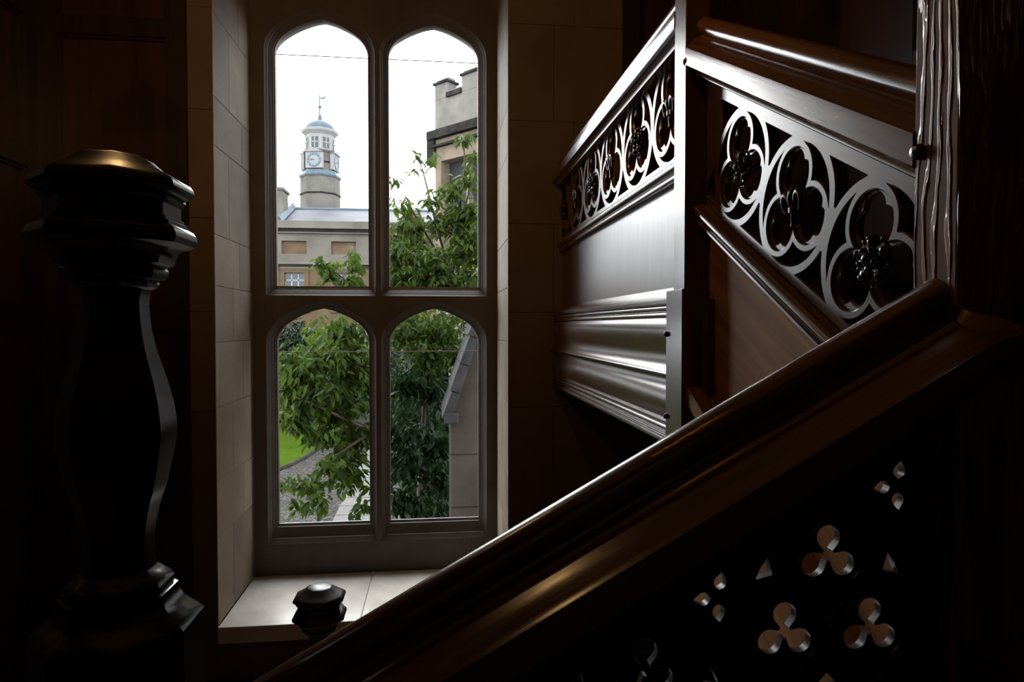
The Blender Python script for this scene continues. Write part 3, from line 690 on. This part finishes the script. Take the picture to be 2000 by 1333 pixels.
# lawn with a curved edge and its dark edging strip
edge = [onG(x, y) for x, y in ((520, 927), (545, 919), (570, 909), (600, 893), (625, 875), (650, 852), (690, 818), (720, 806))]
V = [p + Vector((0, 0, .06)) for p in edge] + [Vector((-60, 44, ZG + .06)), Vector((-60, edge[0].y - 2, ZG + .06))]
V += [v - Vector((0, 0, .1)) for v in V]; n = len(V) // 2
mesh('lawn', V, [tuple(range(n)), tuple(range(n, 2 * n))] + [(i, (i + 1) % n, n + (i + 1) % n, n + i) for i in range(n)], 'grass', label='smooth bright green lawn behind the leafy branches', cat='lawn', kind='stuff')
mesh('lawn_edging', *tube([p + Vector((0, 0, .03)) for p in edge], [.10] * len(edge), 6), 'turret_dark', label='dark curved edging strip along the lawn', cat='edging')
# flagstone path
pa = thing('flagstone_path', onG(680, 1000), 'pale flagstone path beside the cobbles', 'path')
Lp = [onG(645, 1030), onG(672, 975), onG(698, 920), onG(714, 880)]; Rp = [onG(742, 1030), onG(748, 975), onG(752, 920), onG(754, 880)]
for i in range(3):
    for s in range(3):
        f0, f1 = s / 3 + .008, (s + 1) / 3 - .008
        q = [Lp[i].lerp(Lp[i + 1], f0), Rp[i].lerp(Rp[i + 1], f0), Rp[i].lerp(Rp[i + 1], f1), Lp[i].lerp(Lp[i + 1], f1)]
        Vq = [p + Vector((0, 0, .05)) for p in q] + [p - Vector((0, 0, .02)) for p in q]
        mesh('slab', Vq, [(0, 1, 2, 3), (7, 6, 5, 4), (0, 4, 5, 1), (1, 5, 6, 2), (2, 6, 7, 3), (3, 7, 4, 0)], 'slab_stone', pa)

# ---- classical range across the court
YBd = 48.0
def bp(x, y, d=0.0): p = at(x, y, YBd); return Vector((p.x, YBd - d, p.z))
bx0, bx1 = at(430, 500, YBd).x, at(905, 500, YBd).x
zz = lambda y: at(640, y, YBd).z
bd = thing('college_range', (at(640, 600, YBd).x, YBd, ZG), 'classical stone range with a slate roof, deep parapet and sash windows', 'building')
WX = [at(575.5 + 97 * k, 550, YBd).x for k in range(-1, 3)]; ww = .68; WT, WBt = zz(534), zz(603)
PX_ = [at(574.5 + 96.7 * k, 484, YBd).x for k in range(-1, 3)]; PT, PB = zz(472), zz(497)
def rect(x0, x1, z0, z1): return [(x0, z0), (x1, z0), (x1, z1), (x0, z1)]
plate('wall', [rect(bx0, bx1, ZG, zz(518))] + [rect(x - ww, x + ww, WBt, WT) for x in WX], .5, .01, XZ, (0, YBd + .25, 0), 'ashlar_brown', bd)
plate('attic', [rect(bx0, bx1, zz(512), zz(457))] + [rect(x - .86, x + .86, PB, PT) for x in PX_], .5, .01, XZ, (0, YBd + .2, 0), 'ashlar_pale', bd)
for x in PX_: box('recessed_panel', (x - .9, YBd + .18, PB - .05), (x + .9, YBd + .3, PT + .05), 'panel_ochre', bd)
box('wall_core', (bx0, YBd + .45, ZG), (bx1, YBd + 9, zz(440)), 'ashlar_brown', bd)
box('string_course', (bx0, YBd - .28, zz(518)), (bx1, YBd + .2, zz(512.5)), 'ashlar_pale', bd, bev=.03)
box('shade_band', (bx0, YBd - .03, zz(524)), (bx1, YBd + .2, zz(518.2)), 'ashlar_dark', bd)  # dark strip painted as the shade under the string course
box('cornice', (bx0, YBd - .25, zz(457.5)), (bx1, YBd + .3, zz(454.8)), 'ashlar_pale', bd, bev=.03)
box('cornice_bed', (bx0, YBd + .0, zz(455)), (bx1, YBd + .3, zz(448.5)), 'ashlar_dark', bd)
box('cornice', (bx0, YBd - .45, zz(448.6)), (bx1, YBd + .3, zz(444.5)), 'ashlar_pale', bd, bev=.04)
box('parapet', (bx0, YBd - .2, zz(444.6)), (bx1, YBd + .4, zz(432.5)), 'ashlar_pale', bd, bev=.03)
for x in WX:
    s = .30
    fr = plate('window_surround', [rect(x - ww - s, x + ww + s, WBt - .3, WT + s), rect(x - ww, x + ww, WBt, WT)], .12, .02, XZ, (0, YBd - .05, 0), 'ashlar_brown', bd)
    A = Acc(); y0 = YBd + .16
    for i in range(4):
        a = x - ww + i * (2 * ww / 3); A.box((a - .045, y0, WBt), (a + .045, y0 + .08, WT))
    for i in range(6):
        z = WT - i * (WT - WBt) / 5; A.box((x - ww, y0, z - .04), (x + ww, y0 + .08, z + .04))
    A.build('sash', 'white_paint', bd)
    for i in range(3):
        for j in range(5):
            a = x - ww + i * (2 * ww / 3); z = WT - (j + 1) * (WT - WBt) / 5
            box('pane', (a + .04, y0 + .03, z + .035), (a + 2 * ww / 3 - .04, y0 + .05, z + (WT - WBt) / 5 - .035), 'dark_glass', bd)
    box('window_head', (x - .98, YBd - .12, WT + s), (x + .98, YBd, WT + s + .12), 'ashlar_pale', bd, bev=.02)
box('plinth', (bx0, YBd - .3, ZG), (bx1, YBd, zz(640)), 'ashlar_pale', bd)
# hipped slate roof with a lead hip
rz = at(640, 409.5, 54).z; hx0 = at(541, 435, YBd).x; rx0 = at(568, 405, 54).x
V = [(hx0, YBd + .3, zz(436)), (bx1, YBd + .3, zz(436)), (bx1, 54, rz), (rx0, 54, rz), (bx1, 60, zz(436)), (hx0, 60, zz(436))]
mesh('roof', V, [(0, 1, 2, 3), (0, 3, 5), (3, 2, 4, 5), (0, 5, 4, 1), (1, 4, 2)], 'slate', bd)
mesh('lead_hip', *tube([(hx0 - .1, YBd + .25, zz(436) + .1), (rx0, 54, rz + .12)], [.42, .42], 6), 'lead', bd)
mesh('lead_ridge', *tube([(rx0, 54, rz), (bx1, 54, rz)], [.16, .16], 6), 'lead', bd)
c0 = at(543, 400, 50); ch = Acc(); ch.box((c0.x - 1.0, 49.6, zz(445)), (at(554.5, 400, 50).x, 51.4, at(550, 374, 50).z)); chn = ch.build('chimney', 'tower_stone', bd)
box('chimney_cap', (c0.x - 1.2, 49.5, at(550, 374, 50).z), (at(557.5, 400, 50).x, 51.6, at(550, 368, 50).z), 'tower_stone', chn, bev=.06)

# ---- clock tower
YT = 61.0; tcn = at(626, 400, YT); m = YT / FPX * 1.035
def tz(y): return at(626, y, YT).z
tw = thing('clock_tower', (tcn.x, YT, zz(440)), 'octagonal stone clock tower with a blue lead dome and weathervane above the slate roof', 'clock tower')
TR = R(22.5) + R(-11) ; TCx = (tcn.x, YT, 0)
def oct_(prof, name, mat, sm=None, seg=8): return mesh(name, *lathe([(a * m, tz(y)) for a, y in prof], TCx, seg, TR), mat, tw, sm)
oct_([(32.5, 470), (32.5, 383)], 'shaft', 'tower_stone'); oct_([(33.6, 384), (34.2, 382.5), (33.6, 381)], 'string_course', 'turret_dark')
oct_([(32.5, 381.5), (32.2, 349)], 'shaft', 'tower_stone')
oct_([(33.5, 350), (34.5, 348), (34.5, 346), (30, 338), (26, 337)], 'ledge', 'lead')
oct_([(25, 339), (25, 301)], 'clock_stage', 'tower_stone')
oct_([(26.0, 322.5), (27.0, 321), (26, 319.5)], 'string_course', 'turret_dark')
oct_([(26, 303), (28.5, 300), (28.5, 299), (25, 297)], 'ledge', 'tower_stone')
oct_([(24.8, 299), (24.8, 265)], 'cupola_stage', 'tower_white')
oct_([(25.5, 267), (27, 265), (30, 262), (30.8, 259), (30.8, 257.5), (27, 256)], 'cornice', 'tower_white')
dome = [(26.5 * math.cos(R(a)), 257 - 21 * math.sin(R(a))) for a in range(0, 86, 8)]
oct_(dome + [(1, 236)], 'dome', 'lead', 50, 24)
oct_([(4.6, 238), (4.2, 235), (3.0, 229), (2.0, 224), (.8, 222)], 'spirelet', 'lead')
for j in range(8):
    t = R(-90 - 11 + 45 * j); n_ = Vector((math.cos(t), math.sin(t), 0)); u = Vector((-n_.y, n_.x, 0)); Cc = Vector(TCx)
    def slab_on(name, a, u0, u1, y0, y1, th, mat):
        A = Acc(); P = [Cc + n_ * d + u * q + Vector((0, 0, z)) for q in (u0 * m, u1 * m) for d in (a * m - .05, a * m + th) for z in (tz(y0), tz(y1))]
        A.add((P, [(0, 1, 3, 2), (4, 6, 7, 5), (0, 4, 5, 1), (2, 3, 7, 6), (0, 2, 6, 4), (1, 5, 7, 3)])); return A.build(name, mat, tw)
    slab_on('louvre_opening', 24.8, -6, 6, 294.5, 274, .03, 'dial_blue' if False else 'dark_glass')
    slab_on('opening_post', 24.8, -.9, .9, 294.5, 274, .08, 'tower_white'); slab_on('opening_rail', 24.8, -6, 6, 285, 283, .07, 'tower_white')
    if j % 2 == 0:
        pl_ = slab_on('clock_surround', 25, -15.5, 15.5, 335.5, 304, .28, 'tower_white')
        P = [Cc + n_ * (25 * m + d) + u * (q * m) + Vector((0, 0, tz(y))) for d in (0, .4) for q, y in ((-17, 304.5), (17, 304.5), (0, 297.5))]
        mesh('clock_pediment', P, [(0, 1, 2), (3, 5, 4), (0, 3, 4, 1), (1, 4, 5, 2), (2, 5, 3, 0)], 'tower_white', tw)
        def disc(name, r0, r1, d, mat, a0=0, a1=360, k=36, parent=tw):
            V, F = [], []; Z = Vector((0, 0, 1)); cc = Cc + n_ * (25 * m + d) + Z * tz(320)
            for i in range(k + 1):
                q = R(a0 + (a1 - a0) * i / k)
                for r in (r0, r1): V.append(cc + (u * math.cos(q) + Z * math.sin(q)) * r * m)
            return mesh(name, V, [(2 * i, 2 * i + 1, 2 * i + 3, 2 * i + 2) for i in range(k)], mat, parent)
        disc('clock_face', 0.01, 12.6, .30, 'tower_white')
        disc('chapter_ring', 9.2, 12.4, .33, 'dial_blue')
        for h in range(12): disc('numeral', 9.4, 12.2, .36, 'tower_white', h * 30 - 3.5 + 15, h * 30 + 3.5 + 15, 2)
        for ang, ln, wd in ((188, 8.5, .5), (172, 6.0, .65)):
            q = R(ang); dv = u * math.cos(q) + Vector((0, 0, math.sin(q))); cc = Cc + n_ * (25 * m + .42) + Vector((0, 0, tz(320)))
            mesh('clock_hand', *tube([cc - dv * m * 1.5, cc + dv * ln * m], [wd * m, wd * m * .5], 5), 'panel_ochre', tw)
mesh('vane_rod', *tube([(TCx[0], YT, tz(223)), (TCx[0], YT, tz(186))], [.07, .04], 5), 'lead', tw)
mesh('vane_ball', *ball((TCx[0], YT, tz(209)), .16, seg=8, rings=6), 'lead', tw)
mesh('vane_arrow', *tube([(TCx[0] - .1, YT, tz(193)), (TCx[0] + .45, YT, tz(191)), (TCx[0] + .55, YT, tz(186))], [.05, .09, .03], 5), 'lead', tw)

# ---- battlemented turret, its visible face set at 42 degrees
YTu = 23.5; q0 = at(850, 300, YTu); q0.z = 0
tu_d = Vector((math.sin(R(42)), -math.cos(R(42)), 0)); tu_n = Vector((-math.cos(R(42)), -math.sin(R(42)), 0))
tz2 = lambda y: at(850, y, YTu).z
tu = thing('turret', (q0.x, YTu, ZG), 'battlemented grey and tan stone turret behind the tree', 'turret')
def tbox(name, u0, u1, d0, d1, z0, z1, mat, bev=0, top=0.0):
    P = [q0 + tu_d * a - tu_n * d + Vector((0, 0, z)) for a in (u0, u1) for d in (d0, d1) for z in (z0, z1)]
    return Acc().add((P, [(0, 1, 3, 2), (4, 6, 7, 5), (0, 4, 5, 1), (2, 3, 7, 6), (0, 2, 6, 4), (1, 5, 7, 3)])).build(name, mat, tu)
LT = 3.4
plate('wall', [rect(0, LT, ZG, tz2(285)), rect(.30, 2.6, tz2(500), tz2(318))], .5, .01, (tuple(tu_d), (0, 0, 1), tuple(tu_n)), q0 - tu_n * .25, 'turret_tan', tu)
tbox('wall_core', 0, LT, .45, 3.4, ZG, tz2(270), 'turret_tan')
tbox('window_opening', .2, 2.7, .42, .47, tz2(505), tz2(310), 'black_opening')
tbox('window_mullion', 1.35, 1.5, .2, .46, tz2(500), tz2(318), 'turret_grey')
tbox('frieze', -.0, LT, -.02, .4, tz2(290), tz2(275), 'turret_tan')
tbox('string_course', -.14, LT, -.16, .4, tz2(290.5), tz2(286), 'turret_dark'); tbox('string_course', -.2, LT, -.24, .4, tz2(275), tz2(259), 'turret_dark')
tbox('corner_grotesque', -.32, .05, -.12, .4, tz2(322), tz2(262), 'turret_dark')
tbox('parapet', 0, LT, 0, .45, tz2(260), tz2(197), 'turret_grey')
def merlon(u0, u1, yt):
    tbox('merlon', u0, u1, 0, .45, tz2(198), tz2(yt + 10), 'turret_grey'); tbox('merlon_coping', u0 - .05, u1 + .05, -.07, .52, tz2(yt + 10), tz2(yt + 6), 'turret_dark'); tbox('merlon_coping', u0 + .02, u1 - .02, .06, .4, tz2(yt + 6), tz2(yt), 'turret_grey')
merlon(0, .64, 158); merlon(1.36, 2.2, 158); merlon(3.0, LT, 158)
for a, b in ((.64, 1.36), (2.2, 3.0)): tbox('crenel_sill', a, b, -.08, .5, tz2(199), tz2(190), 'turret_dark'); tbox('crenel_sill', a, b, .0, .42, tz2(190), tz2(186), 'turret_grey')
tbox('parapet_back', 0, LT, 3.0, 3.4, tz2(275), tz2(190), 'turret_grey')

# ---- near stone gable with sloping coping
Yg = 8.6; gx = lambda x, y: at(x, y, Yg)
gb = thing('garden_gable', (gx(905, 900).x, Yg, ZG), 'weathered stone gable end with a sloping coping outside the right-hand lights', 'gable')
a_, b_, c_ = gx(880, 812), gx(936, 640), gx(1010, 420)
prof = [(a_.x, ZG), (a_.x + 2.6, ZG), (a_.x + 2.6, c_.z + 1.2), (c_.x, c_.z), (b_.x, b_.z), (a_.x, a_.z)]
plate('wall', [prof], 1.4, .01, XZ, (0, Yg + .7, 0), 'gable_stone', gb)
d_ = Vector((b_.x - a_.x, 0, b_.z - a_.z)); ln = d_.length; d_.normalize(); nn_ = Vector((-d_.z, 0, d_.x))
for i in range(5):
    s0, s1 = -.06 + i * ln / 3.2, -.06 + (i + 1) * ln / 3.2 - .012
    P = []
    for yy in (Yg - .07, Yg + 1.47):
        for s, t in ((s0, -.03), (s1, -.03), (s1, .085 + .012 * (i % 2)), (s0, .10 + .012 * (i % 2))):
            P.append(Vector((a_.x, yy, a_.z)) + d_ * s + nn_ * t)
    mesh('coping_stone', P, [(0, 1, 2, 3), (4, 7, 6, 5), (0, 4, 5, 1), (1, 5, 6, 2), (2, 6, 7, 3), (3, 7, 4, 0)], 'coping_stone', gb)
box('kneeler', (a_.x - .085, Yg - .085, a_.z - .10), (a_.x + .10, Yg + 1.48, a_.z + .04), 'coping_stone', gb, bev=.015)
for z in (-1.7, -2.4): box('string_joint', (a_.x - .004, Yg - .006, z), (a_.x + 1.5, Yg + .1, z + .008), 'turret_dark', gb)

# ================================================================== PLANTS
LEAF_V = [(0, 0, 0), (-.16, .28, .05), (0, .30, 0), (.16, .28, .05), (-.15, .62, .03), (0, .64, -.02), (.15, .62, .03), (0, 1.0, -.10)]
LEAF_F = [(0, 2, 1), (0, 3, 2), (1, 2, 5, 4), (2, 3, 6, 5), (4, 5, 7), (5, 6, 7)]
def leaf_mesh(mat):
    me = bpy.data.meshes.new('leaf'); me.from_pydata(LEAF_V, [], LEAF_F); me.update()
    for p in me.polygons: p.use_smooth = True
    me.materials.append(MAT[mat]); return me
def leaf_xf(rnd, p, size, droop):
    a = rnd.uniform(0, 2 * math.pi); d = Vector((math.cos(a), math.sin(a) * .8, -droop + rnd.gauss(0, .45))).normalized()
    up = Vector((rnd.gauss(0, .5), rnd.gauss(0, .5) - .35, 1)).normalized(); x = d.cross(up).normalized(); z = x.cross(d)
    s = size * rnd.uniform(.65, 1.2); M = Matrix((x * s * rnd.uniform(.85, 1.25), d * s, z * s)).transposed().to_4x4(); M.translation = p; return M
def scatter(rnd, clusters, size, droop):
    out = []
    for (px, py, Y, rx, ry, n) in clusters:
        k = Y / FPX; c = at(px, py, Y); ax, az = rx * k, ry * k; ay = max(ax, .35) if rx > 12 else ax
        i = 0
        while i < n * 2.3:
            # a short twig: three to six leaves set alternately along it
            v = Vector((rnd.gauss(0, .42), rnd.gauss(0, .42), rnd.gauss(0, .42)))
            if v.length > 1: continue
            p = c + Vector((v.x * ax, v.y * ay, v.z * az)); a = rnd.uniform(0, 6.28); tdir = Vector((math.cos(a), math.sin(a), -.5)).normalized()
            for j in range(rnd.randint(2, 4)):
                out.append(leaf_xf(rnd, p + tdir * size * .33 * j, size, droop)); i += 1
    return out
def foliage(parent, xfs, mat, limit):
    me = leaf_mesh(mat); b = base_of(parent)
    xfs = sorted(xfs, key=lambda M: M.translation.length / M.col[1].length)
    for M in xfs[:limit]:
        o = bpy.data.objects.new('leaf', me); C.objects.link(o); o.parent = parent; M2 = M.copy(); M2.translation = M.translation - b; o.matrix_local = M2
    V, F = [], []
    for M in xfs[limit:]:
        o = len(V); V += [tuple(M @ Vector(v)) for v in LEAF_V]; F += [tuple(i + o for i in f) for f in LEAF_F]
    if V:
        me2 = bpy.data.meshes.new('foliage'); me2.from_pydata([tuple(Vector(v) - b) for v in V], [], F); me2.update()
        for p in me2.polygons: p.use_smooth = True
        finish(bpy.data.objects.new('foliage', me2), mat, parent, kind='stuff')
def branch(parent, pts, r0, r1, mat='bark'):
    P = [at(*p) for p in pts]; n = len(P)
    mesh('branch', *tube(P, [r0 + (r1 - r0) * i / (n - 1) for i in range(n)], 6), mat, parent, 50)
rnd = random.Random(21)
# tree whose boughs fill the left lights
t1p = at(738, 900, 10.4); t1 = thing('drooping_tree', (t1p.x, 10.4, ZG), 'leafy tree with long drooping green leaves and bare boughs in front of the lawn', 'tree')
mesh('trunk', *tube([(t1p.x, 10.4, ZG), (t1p.x - .05, 10.4, -4), (t1p.x + .05, 10.3, -2), (t1p.x, 10.2, 0), (t1p.x + .1, 10.2, 1.2)], [.16, .14, .12, .09, .05], 10), 'bark', t1, 50)
branch(t1, [(745, 860, 10.3), (735, 845, 10), (700, 832, 9.7), (660, 812, 9.4), (620, 793, 9.2), (575, 775, 9.0)], .035, .008, 'bark_light')
branch(t1, [(745, 850, 10.3), (720, 850, 9.9), (690, 868, 9.5), (665, 885, 9.3), (620, 930, 9.1), (600, 960, 9.0)], .028, .005)
branch(t1, [(745, 740, 10.3), (730, 720, 10), (660, 700, 9.7), (590, 690, 9.4)], .03, .008)
branch(t1, [(745, 690, 10.3), (740, 640, 10), (690, 560, 9.7), (640, 520, 9.5), (622, 505, 9.4)], .022, .004)
CL1 = [(690, 500, 9.6, 16, 26, 26), (650, 530, 9.5, 26, 26, 36), (690, 548, 9.7, 28, 20, 46), (628, 508, 9.4, 8, 10, 6),
       (660, 640, 9.8, 52, 34, 110), (640, 690, 9.6, 70, 34, 150), (590, 720, 9.4, 50, 30, 110), (680, 700, 10, 50, 70, 190), (610, 760, 9.4, 70, 34, 150), (575, 800, 9.2, 34, 34, 64),
       (660, 790, 9.7, 60, 40, 140), (690, 850, 9.9, 40, 44, 110), (650, 900, 9.3, 40, 26, 70), (600, 940, 9.1, 46, 18, 44), (610, 975, 9.0, 34, 22, 26), (575, 985, 9.0, 12, 22, 8), (690, 930, 9.6, 26, 34, 46), (706, 990, 9.3, 12, 34, 22), (560, 935, 9.0, 16, 12, 8),
       (570, 770, 9.3, 34, 26, 60), (580, 825, 9.2, 30, 20, 34), (630, 845, 9.3, 40, 26, 60), (680, 890, 9.5, 34, 34, 70), (560, 700, 9.4, 22, 40, 50), (660, 720, 10.6, 70, 90, 320), (620, 800, 10.4, 80, 40, 140), (640, 660, 10.6, 60, 40, 120)]
foliage(t1, scatter(rnd, CL1, .165, .95), 'leaf_bright', 300)
# tree in front of the turret, filling the right lights
t2p = at(955, 900, 11.6); t2 = thing('leafy_tree', (t2p.x, 11.6, ZG), 'tall leafy tree with open top shoots rising in front of the stone turret', 'tree')
mesh('trunk', *tube([(t2p.x, 11.6, ZG), (t2p.x, 11.6, -3), (t2p.x + .1, 11.5, -.5), (t2p.x + .2, 11.4, 1.4)], [.2, .17, .12, .06], 10), 'bark', t2, 50)
branch(t2, [(880, 560, 11.4), (892, 460, 11.2), (900, 380, 11), (908, 330, 10.9), (906, 275, 10.8)], .045, .008)
branch(t2, [(892, 460, 11.2), (915, 380, 11), (925, 310, 10.9)], .025, .006)
branch(t2, [(880, 540, 11.4), (850, 430, 11.2), (830, 350, 11), (818, 305, 10.9)], .03, .004)
branch(t2, [(870, 520, 11.4), (810, 420, 11.2), (790, 380, 11)], .03, .006); branch(t2, [(830, 340, 11), (850, 312, 10.9)], .01, .004)
CL2 = [(904, 268, 10.8, 10, 14, 10), (918, 262, 10.8, 8, 10, 5), (925, 305, 10.9, 12, 20, 16), (915, 345, 10.9, 20, 26, 34), (818, 300, 10.9, 8, 8, 5), (846, 305, 10.9, 16, 9, 9), (812, 325, 11, 8, 14, 6), (766, 345, 11, 8, 16, 6),
       (880, 370, 10.9, 26, 30, 44), (840, 390, 11, 22, 16, 22), (790, 400, 11.2, 22, 18, 22), (770, 390, 11.2, 8, 16, 5), (915, 410, 11, 26, 34, 60), (860, 430, 11, 40, 26, 70), (800, 440, 11.2, 40, 26, 70),
       (780, 490, 11, 40, 40, 110), (850, 500, 11, 50, 40, 150), (910, 480, 11.1, 34, 44, 110), (800, 545, 11, 50, 30, 110), (880, 550, 11, 50, 28, 120),
       (790, 640, 10.8, 46, 34, 120), (860, 640, 10.8, 50, 34, 130), (830, 690, 10.8, 60, 34, 150), (900, 690, 11, 34, 40, 80), (925, 460, 11, 16, 60, 70), (925, 540, 11, 16, 30, 50), (770, 540, 11, 16, 24, 40), (900, 420, 11.1, 30, 40, 60), (840, 510, 12.2, 80, 60, 260), (900, 520, 12.2, 40, 60, 160), (810, 630, 12, 80, 60, 180)]
foliage(t2, scatter(rnd, CL2, .175, .9), 'leaf_bright', 300)
# lower boughs with shade put into a darker leaf colour; dark evergreen behind
t3p = at(815, 900, 10.2); t3 = thing('shaded_bush', (t3p.x, 11.0, ZG), 'tall bush of hanging leaves coloured darker for shade beside the stone gable', 'bush')
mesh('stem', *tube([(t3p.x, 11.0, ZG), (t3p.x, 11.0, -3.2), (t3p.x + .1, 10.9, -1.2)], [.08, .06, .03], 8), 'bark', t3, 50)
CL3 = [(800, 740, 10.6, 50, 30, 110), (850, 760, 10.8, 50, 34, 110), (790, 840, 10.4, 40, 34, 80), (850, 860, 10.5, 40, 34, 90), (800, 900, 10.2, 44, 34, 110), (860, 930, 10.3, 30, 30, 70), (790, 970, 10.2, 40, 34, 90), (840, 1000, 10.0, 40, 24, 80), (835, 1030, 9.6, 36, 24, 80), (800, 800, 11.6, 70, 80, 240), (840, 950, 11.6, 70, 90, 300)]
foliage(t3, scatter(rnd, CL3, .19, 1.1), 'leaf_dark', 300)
def mass(name, label, cat, px, py, Y, rx, rz_, mat, n, size, ry=None, seed=1, group=None):
    r2 = random.Random(seed); c = at(px, py, Y); k = Y / FPX; ax, az = rx * k, rz_ * k; ay = ry or ax
    t = thing(name, (c.x, c.y, ZG), label, cat, group)
    mesh('trunk', *tube([(c.x, c.y, ZG), (c.x, c.y, c.z)], [ax * .10, ax * .05], 8), 'bark', t)
    out = []
    for i in range(n):
        v = Vector((r2.gauss(0, 1), r2.gauss(0, 1), r2.gauss(0, 1))).normalized() * (r2.random() ** .35)
        p = c + Vector((v.x * ax, v.y * ay, v.z * az)) * (1 + .18 * math.sin(5 * v.x + 3 * v.z + seed))
        if p.z > ZG: out.append(leaf_xf(r2, p, size, .5))
    foliage(t, out, mat, 0)
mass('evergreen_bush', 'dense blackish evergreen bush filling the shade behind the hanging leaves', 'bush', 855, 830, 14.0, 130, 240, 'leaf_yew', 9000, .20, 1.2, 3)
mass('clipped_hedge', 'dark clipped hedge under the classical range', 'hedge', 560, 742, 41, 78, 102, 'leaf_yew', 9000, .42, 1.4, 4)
mass('olive_tree', 'olive green tree standing between the classical range and the turret', 'tree', 800, 500, 36, 46, 78, 'leaf_olive', 5200, .42, 2.0, 5)
mass('lawn_shrub', 'rounded green shrub at the far side of the lawn', 'shrub', 690, 742, 36, 50, 74, 'leaf_dark', 5200, .42, 1.6, 6)
